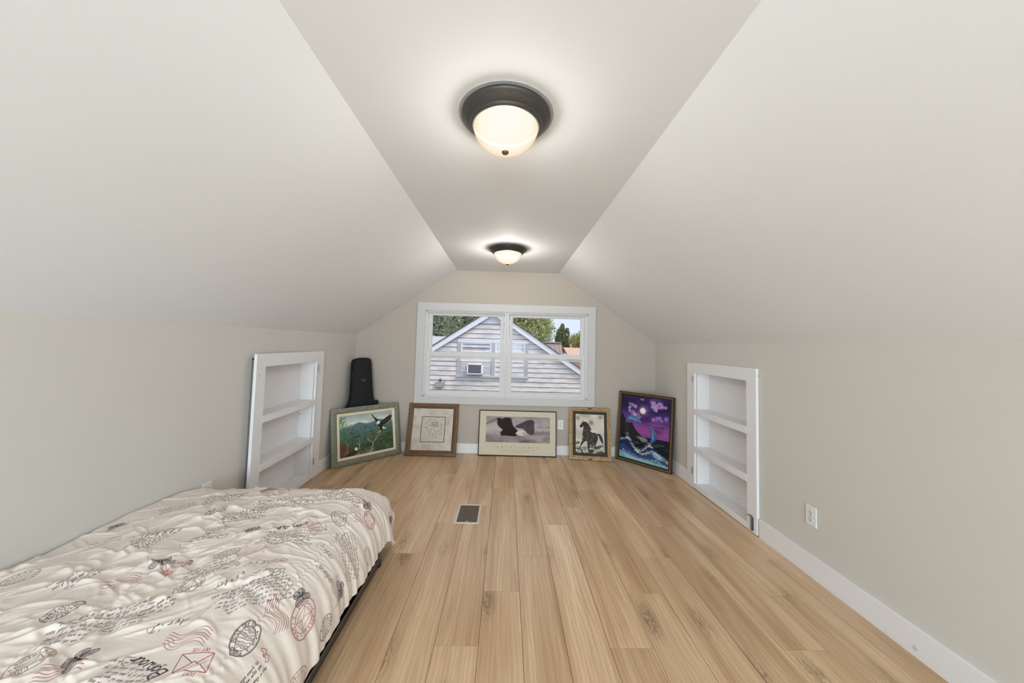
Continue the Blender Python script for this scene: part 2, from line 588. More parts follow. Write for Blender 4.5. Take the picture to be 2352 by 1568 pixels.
# vinyl frame: stepped head, sill and jambs
fr = B()
ya, yb = YF - 0.006, YF + 0.11
for i, (t, yy) in enumerate(((0.014, ya), (0.026, ya + 0.016), (0.036, ya + 0.030))):
    fr.box(IX0, IX0 + t, yy, yb, IZ0, IZ1); fr.box(IX1 - t, IX1, yy, yb, IZ0, IZ1)
    fr.box(IX0, IX1, yy, yb, IZ1 - t * 0.75, IZ1); fr.box(IX0, IX1, yy, yb, IZ0, IZ0 + t * 0.75)
fr.obj('window_frame', M_VINYL, win, bevel=0.0015)
mu = B(); mu.box(-0.028, -0.002, ya + 0.012, yb, IZ0, IZ1); mu.box(0.002, 0.028, ya + 0.012, yb, IZ0, IZ1); mu.box(-0.0025, 0.0025, ya + 0.022, yb, IZ0, IZ1)
mu.obj('mullion', M_VINYL, win, bevel=0.001)
g = N('window_glass')
tr = g.n('ShaderNodeBsdfTransparent'); gl = g.n('ShaderNodeBsdfGlossy'); gl.inputs['Roughness'].default_value = 0.02
ms = g.n('ShaderNodeMixShader'); ms.inputs[0].default_value = 0.0015; g.l(tr.outputs[0], ms.inputs[1]); g.l(gl.outputs[0], ms.inputs[2])
tr.inputs[0].default_value = (0.985, 0.99, 0.99, 1)
g.l(ms.outputs[0], g.out.inputs[0])
M_GLASS = g.m
M_LOCK = plain('white_latch', s2l((222, 222, 222)), 0.3, var=0.01)
def sash(x0, x1, z0, z1, yy, t, rails, name='sash', locks=False):
    st, tp, bt = rails
    m = B()
    m.box(x0, x0 + st, yy, yy + t, z0, z1); m.box(x1 - st, x1, yy, yy + t, z0, z1)
    m.box(x0 + st, x1 - st, yy, yy + t, z1 - tp, z1); m.box(x0 + st, x1 - st, yy, yy + t, z0, z0 + bt)
    # glazing bead, a step further back
    e = 0.006
    gx0, gx1, gz0, gz1 = x0 + st, x1 - st, z0 + bt, z1 - tp
    for (a, b, c, d) in ((gx0, gx0 + e, gz0, gz1), (gx1 - e, gx1, gz0, gz1), (gx0, gx1, gz0, gz0 + e), (gx0, gx1, gz1 - e, gz1)):
        m.box(a, b, yy + 0.010, yy + t, c, d)
    s = m.obj(name, M_VINYL, win, bevel=0.0015)
    B().box(gx0, gx1, yy + t * 0.6, yy + t * 0.6 + 0.003, gz0, gz1).obj('pane', M_GLASS, s)
    if locks:
        for q in (0.30, 0.74):
            xx = x0 + (x1 - x0) * q
            lk = B(); lk.box(xx - 0.030, xx + 0.030, yy + 0.004, yy + t - 0.004, z1, z1 + 0.006)
            lk.box(xx - 0.016, xx + 0.020, yy + 0.006, yy + t - 0.010, z1 + 0.006, z1 + 0.014)
            lk.obj('sash_lock', M_LOCK, s, bevel=0.002)
    return s
for (a, b) in ((-0.954, -0.028), (0.028, 0.958)):
    sash(a, b, 0.676, 1.190, YF + 0.022, 0.028, (0.038, 0.056, 0.040), 'lower_sash', True)
    up = sash(a + 0.006, b - 0.006, 1.128, 1.668, YF + 0.056, 0.028, (0.036, 0.034, 0.050), 'upper_sash')
    # tubular rail with end blocks under the meeting rail
    m = B(); m.box(a + 0.052, b - 0.052, YF + 0.035, YF + 0.047, 1.108, 1.122)
    m.box(a + 0.042, a + 0.062, YF + 0.031, YF + 0.049, 1.100, 1.124); m.box(b - 0.062, b - 0.042, YF + 0.031, YF + 0.049, 1.100, 1.124)
    m.obj('screen_bar', M_VINYL, win, bevel=0.002)

# ------------------------------------------------------------------ ceiling lamps
g = N('dark_bronze')
v = g.coords(); nz = g.noise(v, 220, 3)
g.col(g.mix(nz, s2l((58, 56, 54)), s2l((92, 88, 84)))); g.setb(Metallic=0.55, Roughness=0.42)
M_BRONZE = g.m
M_FINIAL = plain('brown_finial', s2l((112, 88, 66)), 0.4, 0.4)
g = N('lit_alabaster_glass')
lw = g.n('ShaderNodeLayerWeight'); lw.inputs[0].default_value = 0.42
em = g.n('ShaderNodeEmission')
c = g.ramp(lw.outputs['Facing'], [(0.0, (1.0, 0.96, 0.87)), (0.35, (1.0, 0.92, 0.76)), (0.7, (0.88, 0.72, 0.50)), (1.0, (0.66, 0.50, 0.33))])
g.l(c, em.inputs[0]); em.inputs[1].default_value = DOME_STRENGTH
tp = g.n('ShaderNodeBsdfTransparent'); tp.inputs[0].default_value = (1.0, 0.96, 0.88, 1)
ge = g.n('ShaderNodeNewGeometry'); inv = g.n('ShaderNodeMath', operation='SUBTRACT'); inv.inputs[0].default_value = 1.0; g.l(ge.outputs['Backfacing'], inv.inputs[1])
mb = g.n('ShaderNodeMath', operation='MULTIPLY')
ms = g.n('ShaderNodeMixShader'); g.l(g.ramp(lw.outputs['Facing'], [(0.0, 0.96), (0.5, 0.965), (0.85, 0.985), (1.0, 1.0)]), mb.inputs[0]); g.l(inv.outputs[0], mb.inputs[1]); g.l(mb.outputs[0], ms.inputs[0])
g.l(tp.outputs[0], ms.inputs[1]); g.l(em.outputs[0], ms.inputs[2]); g.l(ms.outputs[0], g.out.inputs[0])
M_DOME = g.m
M_SHADOW_RING = plain('grey_shadow_ring', s2l((178, 177, 175)), 0.8)
M_INNER = plain('black_inner_plate', (0.0, 0.0, 0.0), 0.9, spec=0.0)
def lamp(x, y, label, power):
    t = thing('ceiling_lamp', label, 'lamp', (x, y, HC), group='flush ceiling lamps')
    B().lathe([(0.150, 0.0), (0.181, 0.0), (0.181, -0.003), (0.150, -0.003)], 64, cap=False).obj('shadow_ring', M_SHADOW_RING, t, smooth=30)  # shadow round the pan, painted as a grey ring on the ceiling
    prof = [(0.150, -0.003), (0.166, -0.003), (0.170, -0.006), (0.171, -0.012), (0.168, -0.017), (0.163, -0.021), (0.158, -0.027), (0.150, -0.035), (0.143, -0.040),
            (0.140, -0.042), (0.139, -0.046), (0.134, -0.050), (0.130, -0.052), (0.124, -0.050), (0.122, -0.044), (0.122, -0.030)]
    B().lathe(prof, 72, cap=False).obj('pan', M_BRONZE, t, smooth=60)
    B().lathe([(0.0, -0.040), (0.1225, -0.040), (0.1225, -0.038), (0.0, -0.038)], 48, cap=False).obj('inner_plate', M_INNER, t)  # black plate added so the bulb-lit pan does not show through the dome
    dome = []
    for k in range(15):
        a = k / 14 * PI / 2
        dome.append((0.1245 * math.cos(a) ** 0.92 if k < 14 else 0.0, -0.048 - 0.094 * math.sin(a) ** 1.06))
    B().lathe(dome, 64, cap=False).obj('glass_dome', M_DOME, t, smooth=80)
    B().lathe([(0.0, -0.134), (0.010, -0.136), (0.014, -0.141), (0.013, -0.147), (0.008, -0.152), (0.0, -0.154)], 24, cap=False).obj('finial', M_FINIAL, t, smooth=60)
    pl = bpy.data.lights.new('bulb_light', 'POINT'); pl.energy = power; pl.color = (0.94, 0.97, 1.0); pl.shadow_soft_size = 0.042
    po = bpy.data.objects.new('bulb_light', pl); COL.objects.link(po); po.parent = t; po.location = (0, 0, -0.106)
    return t
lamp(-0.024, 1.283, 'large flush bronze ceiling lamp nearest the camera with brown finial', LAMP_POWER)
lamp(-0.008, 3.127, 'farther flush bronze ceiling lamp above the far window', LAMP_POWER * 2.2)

# ------------------------------------------------------------------ bookcase doors
M_HINGE = plain('grey_hinge', s2l((150, 150, 152)), 0.4, 0.6)
M_BOLT = plain('grey_steel_bolt', s2l((118, 120, 124)), 0.35, 0.8)
M_DARK = plain('dark_slot', s2l((40, 38, 36)), 0.8)
def bookcase(name, label, loc, rotz, mirror, H, W, bolt):
    """local: x along the wall from the hinge to the free edge (width W), y into the wall, z up"""
    t = thing(name, label, 'bookcase', loc, (0, 0, rotz))
    s = -1 if mirror else 1
    def part(nm, boxes, mat=M_PINE, bev=0.0015):
        m = B()
        for (x0, x1, y0, y1, z0, z1) in boxes:
            m.box(x0 * s, x1 * s, y0, y1, z0, z1)
        return m.obj(nm, mat, t, bevel=bev)
    z0 = 0.006
    part('stile', [(0.0, 0.020, 0, 0.020, z0, H)])
    part('stile', [(W - 0.100, W, 0, 0.020, z0, H)])
    part('top_rail', [(0.020, W - 0.100, 0, 0.020, H - 0.095, H)])
    part('bottom_rail', [(0.020, W - 0.100, 0, 0.020, z0, 0.052)])
    D = 0.135
    bx0, bx1 = 0.020, W - 0.080
    part('side_panel', [(bx0, bx0 + 0.016, 0.0205, D, 0.02, H - 0.045)])
    part('side_panel', [(bx1 - 0.016, bx1, 0.0205, D, 0.02, H - 0.045)])
    part('top_panel', [(bx0 + 0.016, bx1 - 0.016, 0.0205, D, H - 0.062, H - 0.045)])
    part('bottom_panel', [(bx0 + 0.016, bx1 - 0.016, 0.0205, D, 0.034, 0.050)])
    part('back_panel', [(bx0, bx1, D, D + 0.008, 0.02, H - 0.045)])
    for zt in (0.737, 0.390):
        part('shelf', [(bx0 + 0.016, W - 0.1005, 0.0190, D, zt - 0.020, zt), (bx0 + 0.0005, W - 0.1005, -0.001, 0.0190, zt - 0.051, zt)])
    for zz in (H - 0.16, 0.16):
        m = B(); m.tube([(-0.004 * s, -0.004, zz - 0.03), (-0.004 * s, -0.004, zz + 0.03)], 0.0045, 8)
        m.obj('hinge', M_HINGE, t, smooth=50)
    if bolt:
        m = B(); xx = (W - 0.045)
        m.tube([(xx * s, -0.007, 0.020), (xx * s, -0.007, 0.125)], 0.0055, 10)
        m.box(min(xx * s - 0.013, xx * s + 0.013), max(xx * s - 0.013, xx * s + 0.013), -0.004, -0.0005, 0.022, 0.112)
        bo = m.obj('slide_bolt', M_BOLT, t, smooth=40)
        m = B(); m.tube([(xx * s, -0.007, 0.118), (xx * s - s * 0.022, -0.020, 0.121)], 0.004, 8); m.obj('bolt_handle', M_BOLT, bo, smooth=40)
    return t
# right one: hinge on the far side (y 3.266), free edge near y 2.446 ; wall at XR
ang = lambda dx, dy: math.atan2(dy, dx)
# local +x must run from hinge towards -Y.  right wall: into wall = +X ; x=-Y, y=+X  (rotation -90deg)
bookcase('bookcase_door', 'white bookcase door with slide bolt, set in the right knee wall', (XR - 0.024, 3.266, 0), -PI / 2 + 0.003, False, 1.172, 0.822, True)
# left wall: into wall = -X ; rotation +90deg gives x=+Y, y=-X ; mirrored so that it runs to -Y
bookcase('bookcase_door', 'white bookcase door standing ajar beyond the bed at the left wall', (XL + 0.026, 3.290, 0), PI / 2 + 0.045, True, 1.184, 0.858, False)

# ------------------------------------------------------------------ outlets
M_PLATE = plain('white_cover_plate', s2l((236, 236, 233)), 0.35, var=0.01)
M_RECEPT = plain('white_receptacle', s2l((228, 228, 225)), 0.35, var=0.01)
M_SLOT = plain('dark_outlet_slot', s2l((70, 68, 66)), 0.8)
def outlet(label, loc, rotz):
    """local: x right, z up, -y out of the wall"""
    t = thing('wall_outlet', label, 'outlet', loc, (0, 0, rotz))
    B().box(-0.035, 0.035, -0.0065, 0.0, -0.0575, 0.0575).obj('cover_plate', M_PLATE, t, bevel=0.003, seg=3)
    for zc in (0.0195, -0.0195):
        pts = []
        for k in range(20):
            a = 2 * PI * k / 20
            pts.append((max(-0.0140, min(0.0140, 0.017 * math.cos(a))), zc + 0.0145 * math.sin(a)))
        r = B().prism(pts, -0.0085, -0.006).obj('receptacle', M_RECEPT, t)
        for (a, b, c, d) in ((-0.0075, -0.0050, 0.000, 0.008), (0.0050, 0.0070, 0.001, 0.007)):
            B().box(a, b, -0.0088, -0.0080, zc + c, zc + d).obj('slot', M_SLOT, r)
        B().lathe([(0.0, 0.0), (0.0026, 0.0), (0.0026, 0.001), (0.0, 0.001)], 10, cap=False).xf(Matrix.Translation((0, -0.0088, zc - 0.007)) @ Matrix.Rotation(PI / 2, 4, 'X')).obj('ground_hole', M_SLOT, r)
    B().lathe([(0.0, 0.0), (0.003, 0.0), (0.003, 0.001), (0.0, 0.0012)], 12, cap=False).xf(Matrix.Translation((0, -0.0064, 0)) @ Matrix.Rotation(PI / 2, 4, 'X')).obj('screw', M_HINGE, t)
    return t
outlet('white outlet on the right wall nearest the camera, beside the bookcase door', (XR, 2.030, 0.345), -PI / 2)
outlet('white outlet low on the far wall between eagle poster and horse print', (0.676, YF, 0.355), 0)
outlet('white outlet on the left wall, half hidden by the bed corner', (XL, 2.162, 0.355), PI / 2)

# ------------------------------------------------------------------ floor register
M_REG = plain('almond_enamel', s2l((214, 203, 190)), 0.35, 0.0, var=0.02)
M_LOUV = plain('brown_louver', s2l((96, 82, 66)), 0.5, 0.1)
rg = thing('floor_register', 'tan metal heating register with brown louvers in the plank floor', 'floor vent', (-0.2515, 2.689, 0.0))
hw, hl, bw = 0.0925, 0.148, 0.0185
m = B()
for (a, b, c, d) in ((-hw, hw, -hl, -hl + bw), (-hw, hw, hl - bw, hl), (-hw, -hw + bw, -hl + bw, hl - bw), (hw - bw, hw, -hl + bw, hl - bw)):
    m.box(a, b, c, d, 0.0002, 0.006)
m.obj('frame', M_REG, rg, bevel=0.0025, seg=3)
B().box(-hw + bw, hw - bw, -hl + bw, hl - bw, 0.0003, 0.0008).obj('damper', plain('dark_duct', s2l((58, 48, 38)), 0.8), rg)
m = B()
nl = 30
for k in range(nl):
    yy = -hl + bw + (k + 0.5) * (2 * (hl - bw)) / nl
    st = len(m.v); m.box(-hw + bw, hw - bw, -0.0030, 0.0030, -0.0004, 0.0004)
    m.xf(Matrix.Translation((0, yy, 0.0030)) @ Matrix.Rotation(0.45, 4, 'X'), st)
stuff(m.obj('louvers', M_LOUV, rg))
B().box(-hw + bw, hw - bw, -0.0025, 0.0025, 0.001, 0.0055).obj('centre_bar', M_LOUV, rg)
m = B(); m.tube([(-0.008, -hl + bw + 0.004, 0.004), (0.0, -hl + bw + 0.010, 0.0065), (0.010, -hl + bw + 0.004, 0.004)], 0.0022, 8)
m.obj('damper_lever', M_REG, rg, smooth=50)

# ------------------------------------------------------------------ pictures leaning on the far wall
def P(*a):
    return [tuple(a[i:i + 2]) for i in range(0, len(a), 2)]

def paint_eagle_valley():
    c = Cv(640, 452, (150, 165, 160))
    c.grad([(0, (140, 158, 150)), (0.06, (170, 178, 165)), (0.2, (222, 222, 204)), (0.4, (214, 216, 200)), (1, (60, 80, 60))])
    n = c.fbm(5, 14, 4, 3)
    c.blend(np.clip((n - 0.45) * 2.2, 0, 0.6) * (np.linspace(1, 0, c.h) ** 2)[:, None], (128, 144, 142))
    c.poly(P(0, .31, .1, .28, .2, .25, .28, .22, .34, .195, .40, .215, .46, .245, .52, .25, .58, .235, .64, .215, .70, .185, .78, .19, .86, .22, 1, .26, 1, 1, 0, 1), (112, 134, 136), 1, 1)
    c.poly(P(0, .36, .15, .30, .25, .28, .33, .205, .37, .21, .42, .25, .5, .27, .58, .26, .66, .23, .72, .20, .82, .23, .92, .28, 1, .3, 1, 1, 0, 1), (74, 100, 102), .9, 2)
    c.poly(P(0, .5, .2, .46, .38, .5, .55, .44, .75, .42, 1, .33, 1, 1, 0, 1), (66, 90, 82), .9, 8)
    c.poly(P(0, .6, .2, .62, .42, .60, .6, .52, .8, .5, 1, .42, 1, 1, 0, 1), (62, 84, 62), .95, 9)
    c.poly(P(.1, .8, .35, .74, .55, .70, .75, .62, 1, .55, 1, 1, .1, 1), (48, 66, 44), .95, 9)
    n = c.fbm(40, 30, 4, 5); mk = (np.linspace(0, 1, c.h) > 0.3)[:, None]
    c.blend(np.clip((n - 0.5) * 2, 0, .5) * mk, (92, 112, 72)); c.blend(np.clip((0.46 - n) * 3, 0, .5) * mk, (30, 46, 34))
    for q in (P(.55, .60, .75, .50, .97, .40), P(.6, .72, .8, .58, 1, .47), P(.64, .66, .8, .56, .98, .5)):
        c.line(q, 3, (150, 158, 110), .45, True)
    g = np.random.default_rng(4)
    for _ in range(260):                                            # leaves on the left
        y = g.uniform(.02, .68); x = abs(g.normal(0, .045 + .04 * math.sin(y * 5)))
        col = [(40, 92, 44), (62, 124, 52), (28, 66, 38), (88, 142, 70)][g.integers(4)]
        a = g.uniform(0, PI); l = .016
        c.poly(P(x + l * math.cos(a), y + l * math.sin(a), x - l * .4 * math.sin(a), y + l * .5 * math.cos(a), x - l * math.cos(a), y - l * math.sin(a), x + l * .4 * math.sin(a), y - l * .5 * math.cos(a)), col, .9)
    c.poly(P(0, .70, .08, .68, .17, .76, .24, .92, .20, 1, 0, 1), (84, 52, 48), .95, 3)
    for _ in range(120):
        x, y = g.uniform(0, .2), g.uniform(.72, 1)
        c.line(P(x, y, x + g.normal(0, .03), y - g.uniform(.02, .05)), 1.4, (126, 84, 74) if g.random() < .5 else (52, 30, 30), .6)
    for _ in range(300):                                            # nest
        x, y = g.uniform(.07, .6), 1 - abs(g.normal(0, .06))
        a = g.normal(0, .6); l = g.uniform(.02, .06)
        c.line(P(x, y, x + l * math.cos(a), y + l * math.sin(a)), 1.6, [(178, 158, 128), (96, 80, 62), (210, 190, 160), (60, 48, 40)][g.integers(4)], .8)
    wood = (196, 182, 152); wd2 = (120, 104, 82)
    for q, wd in ((P(.545, 1, .585, .86, .60, .78, .64, .70, .69, .62, .72, .60), 17), (P(.60, .78, .57, .73, .52, .70, .50, .64, .485, .62), 8), (P(.52, .70, .505, .62, .515, .57), 5),
                  (P(.64, .71, .70, .69, .755, .70), 5), (P(.35, .86, .345, .76, .35, .66, .345, .58), 8), (P(.345, .76, .31, .71, .30, .66), 5), (P(.35, .78, .375, .72, .385, .67), 4),
                  (P(.145, .92, .13, .82, .135, .74, .12, .66), 7), (P(.135, .76, .17, .70, .20, .645), 4)):
        c.line(q, wd, wd2, 1, True, taper=2.0); c.line([(x - .004, y) for x, y in q], wd * .55, wood, 1, True, taper=1.0)
    dk = (34, 30, 28)                                               # the flying eagle
    c.poly(P(.70, .30, .66, .23, .625, .15, .595, .09, .582, .045, .60, .05, .625, .10, .66, .145, .70, .19, .74, .24, .76, .29), dk, 1, 0, True)
    c.poly(P(.74, .30, .80, .23, .87, .17, .93, .13, .97, .095, .965, .13, .99, .11, .975, .15, .998, .14, .975, .18, .995, .19, .96, .22, .98, .24, .92, .27, .86, .32, .80, .36, .76, .38), dk, 1, 0, True)
    for k in range(9):
        c.line(P(.78 + k * .02, .33 - k * .012, .84 + k * .018, .24 - k * .013), 1.5, (96, 88, 80), .7)
    c.poly(P(.68, .28, .73, .25, .78, .30, .80, .38, .785, .47, .75, .52, .735, .50, .74, .43, .72, .38, .69, .34), dk, 1, 0, True)
    c.poly(P(.79, .40, .83, .42, .86, .47, .82, .46, .79, .45), (228, 222, 206), 1, 0, True)
    c.poly(P(.74, .48, .77, .50, .72, .555, .70, .54), (186, 168, 70), 1, 1); c.line(P(.71, .53, .67, .52), 3, (190, 172, 80)); c.line(P(.73, .55, .715, .575), 3, (190, 172, 80))
    c.poly(P(.675, .29, .69, .245, .725, .235, .745, .265, .735, .305, .70, .325, .685, .32), (238, 234, 222), 1, 0, True)
    c.poly(P(.677, .295, .695, .30, .688, .335, .678, .33), (196, 160, 60), 1)
    c.poly(P(.09, .97, .16, .90, .24, .88, .295, .88, .30, .94, .22, 1, .10, 1), (44, 36, 32), 1, 0, True)     # the sitting one
    for k in range(8): c.line(P(.13 + k * .02, .965 - k * .006, .16 + k * .02, .93 - k * .004), 1.5, (110, 92, 78), .7)
    c.poly(P(.258, .86, .262, .82, .29, .805, .312, .83, .31, .87, .285, .885), (240, 234, 214), 1, 0, True)
    c.poly(P(.258, .86, .272, .85, .266, .885), (206, 168, 70), 1)
    for _ in range(60):
        c.line((lambda x, y: P(x, y, x + .012, y - .012))(g.uniform(.8, .98), g.uniform(.84, .96)), 2, (132, 142, 66), .7)
    c.a = np.clip(c.a, 0, 1) ** 0.82
    return c.image('eagle_valley')

def paint_map():
    c = Cv(560, 590, (208, 197, 184))
    n = c.fbm(9, 9, 5, 8); c.blend(np.clip((n - .45) * 2.2, 0, .55), (182, 166, 152)); c.blend(np.clip((.42 - n) * 2, 0, .4), (226, 218, 206))
    g = np.random.default_rng(2)
    for _ in range(1500):                                           # faint engraved border
        x, y = g.uniform(.03, .97, 2)
        d = max(abs(x - .51), abs(y - .5))
        if d < .31 or d > .47: continue
        c.line(P(x, y, x + g.normal(0, .008), y + g.normal(0, .008)), 1.1, (138, 118, 104), .45 if .33 < d < .44 else .15)
    for v0 in (.14, .86):
        for r in range(3):
            x = .26
            while x < .76:
                l = g.uniform(.012, .03)
                c.line(P(x, v0 + r * .022, x + l * .4, v0 + r * .022 - .012, x + l, v0 + r * .022), 1.2, (122, 102, 90), .5)
                x += l + .012
    x0, x1, z0, z1 = .225, .805, .205, .80
    c.poly(P(x0, z0, x1, z0, x1, z1, x0, z1), (206, 194, 180), 1)
    b = (92, 62, 46)
    for q in (P(x0, z0, x1, z0), P(x1, z0, x1, z1), P(x1, z1, x0, z1), P(x0, z1, x0, z0)): c.line(q, 9, b)
    k = (108, 92, 80)
    cx, cy = .515, .47
    for rr, al in ((.275, .45), (.262, .3)):
        c.line([(cx + rr * math.cos(a) * 1.0, cy + rr * math.sin(a) * .95) for a in np.linspace(0, 2 * PI, 60)], 1.5, k, al)
    for q in (P(.30, .40, .34, .33, .38, .36, .42, .29, .50, .27, .58, .29, .64, .33, .60, .37, .63, .42, .56, .43, .52, .40, .46, .43, .42, .40, .36, .44, .32, .45),
              P(.28, .44, .33, .48, .38, .46, .40, .53, .44, .60, .47, .56, .46, .50, .52, .49, .55, .54, .59, .58, .62, .52, .66, .55, .70, .50, .74, .52, .70, .44, .74, .38, .68, .36),
              P(.47, .35, .54, .33, .60, .36, .57, .40, .51, .39, .47, .35), P(.52, .60, .56, .63, .60, .61, .62, .66, .58, .70, .53, .67, .52, .60), P(.62, .46, .66, .42, .72, .40),
              P(.40, .62, .46, .66, .52, .64), P(.66, .60, .70, .56, .74, .60, .70, .63, .66, .60), P(.36, .30, .40, .27, .44, .30)):
        c.line(q, 4.2, k, .9, True)
    c.poly(P(.46, .34, .60, .32, .64, .42, .56, .46, .47, .42), (150, 134, 120), .45, 8, True)
    for _ in range(160):
        x, y = g.uniform(.28, .76), g.uniform(.26, .72)
        c.line(P(x, y, x + g.normal(0, .012), y + g.normal(0, .006)), 1.1, k, .55)
    for x, y in ((.275, .262), (.755, .262), (.275, .74), (.755, .74)):
        c.line(P(x - .012, y, x + .012, y), 3.4, (104, 88, 78)); c.line(P(x, y - .012, x, y + .012), 3.4, (104, 88, 78))
    c.line(P(.27, .70, .34, .75, .45, .765, .60, .76, .70, .73), 1.6, k, .6, True)
    return c.image('old_map')

def paint_poster():
    c = Cv(900, 500, (214, 202, 178))
    n = c.fbm(60, 30, 2, 1); c.blend((n - .5).clip(0, 1) * .1, (190, 178, 155))
    x0, x1, y0, y1 = .085, .925, .125, .715
    W, H = int((x1 - x0) * 900), int((y1 - y0) * 500)
    p = Cv(W, H, (176, 164, 164))
    p.grad([(0, (160, 148, 148)), (.3, (176, 166, 164)), (.5, (190, 180, 176)), (.68, (160, 144, 144)), (1, (136, 118, 120))])
    n = p.fbm(6, 5, 4, 3); p.blend(np.clip((n - .45) * 1.6, 0, .5), (196, 188, 182)); p.blend(np.clip((.45 - n) * 1.6, 0, .4), (120, 104, 108))
    p.poly(P(.0, .25, .10, .12, .22, .06, .40, .05, .40, .16, .2, .14, .08, .25, 0, .32), (96, 82, 82), .6, 9)
    g = np.random.default_rng(6)
    p.poly(P(.70, .62, .74, .55, .76, .58, .80, .52, .84, .57, .88, .50, .92, .56, .97, .52, 1, .55, 1, .68, .72, .70), (122, 108, 112), .6, 7)
    p.poly(P(.45, .36, .55, .24, .64, .13, .72, .10, .755, .18, .75, .32, .76, .5, .75, .66, .70, .70, .64, .62, .60, .50, .56, .45, .48, .44), (70, 56, 62), .92, 5)
    for k in range(12):
        p.line(P(.60 + k * .012, .42 - k * .014, .66 + k * .010, .70 - k * .004), 2.5, (126, 110, 118), .35)
    p.line(P(.455, .42, .50, .45, .56, .47, .59, .40, .62, .32), 5, (176, 162, 160), .5, True)
    dk = (38, 28, 27)
    p.poly(P(.165, .10, .20, .06, .25, .10, .28, .05, .34, .04, .385, .08, .40, .20, .42, .34, .455, .44, .50, .56, .49, .68, .44, .70, .40, .66, .34, .60, .275, .54, .235, .46, .19, .36, .17, .24, .18, .18), dk, .97, 4, True)
    p.poly(P(.24, .58, .28, .52, .36, .50, .46, .54, .51, .62, .50, .71, .44, .76, .36, .745, .29, .735, .24, .75, .235, .70, .215, .68), dk, 1, 1, True)
    p.poly(P(.08, .66, .16, .63, .24, .66, .24, .71, .16, .69, .09, .70), (196, 184, 178), .6, 4)
    p.poly(P(.475, .60, .51, .545, .56, .53, .605, .56, .635, .62, .61, .70, .55, .73, .49, .70, .465, .66), (222, 206, 196), 1, 1, True)
    p.poly(P(.475, .63, .50, .70, .55, .725, .49, .73, .46, .68), (150, 126, 120), .6, 4)
    p.poly(P(.60, .60, .64, .63, .652, .70, .63, .685, .59, .675), (196, 176, 158), 1, 1, True)
    p.line(P(.565, .625, .59, .635), 5, (60, 48, 46)); p.line(P(.585, .665, .625, .672), 2, (120, 100, 92))
    p.poly(P(.53, .93, .62, .88, .70, .93, .66, 1, .5, 1), (104, 86, 90), .6, 8)
    ix, iy = int(x0 * 900), int(y0 * 500)
    c.a[iy:iy + H, ix:ix + W] = p.a
    gl, tot = glyphs('EXCELLENCE')
    for i, (_, st) in enumerate(gl):
        bx = 900 * (.238 + i * .0585)
        for s in st:
            c.line(np.array([(bx + q[0] * 2.6, 500 * .838 - q[1] * 2.9) for q in s]), 2.4, (104, 84, 62), .95, px=True)
    for r, (a, b) in enumerate(((.265, .735), (.285, .715))):
        x = a
        while x < b:
            l = g.uniform(.008, .03); y = .878 + r * .045
            pts = [(x + l * t, y + g.uniform(-.008, .008)) for t in np.linspace(0, 1, 6)]
            c.line(pts, 1.7, (120, 102, 80), .8); x += l + .008
    return c.image('eagle_poster')

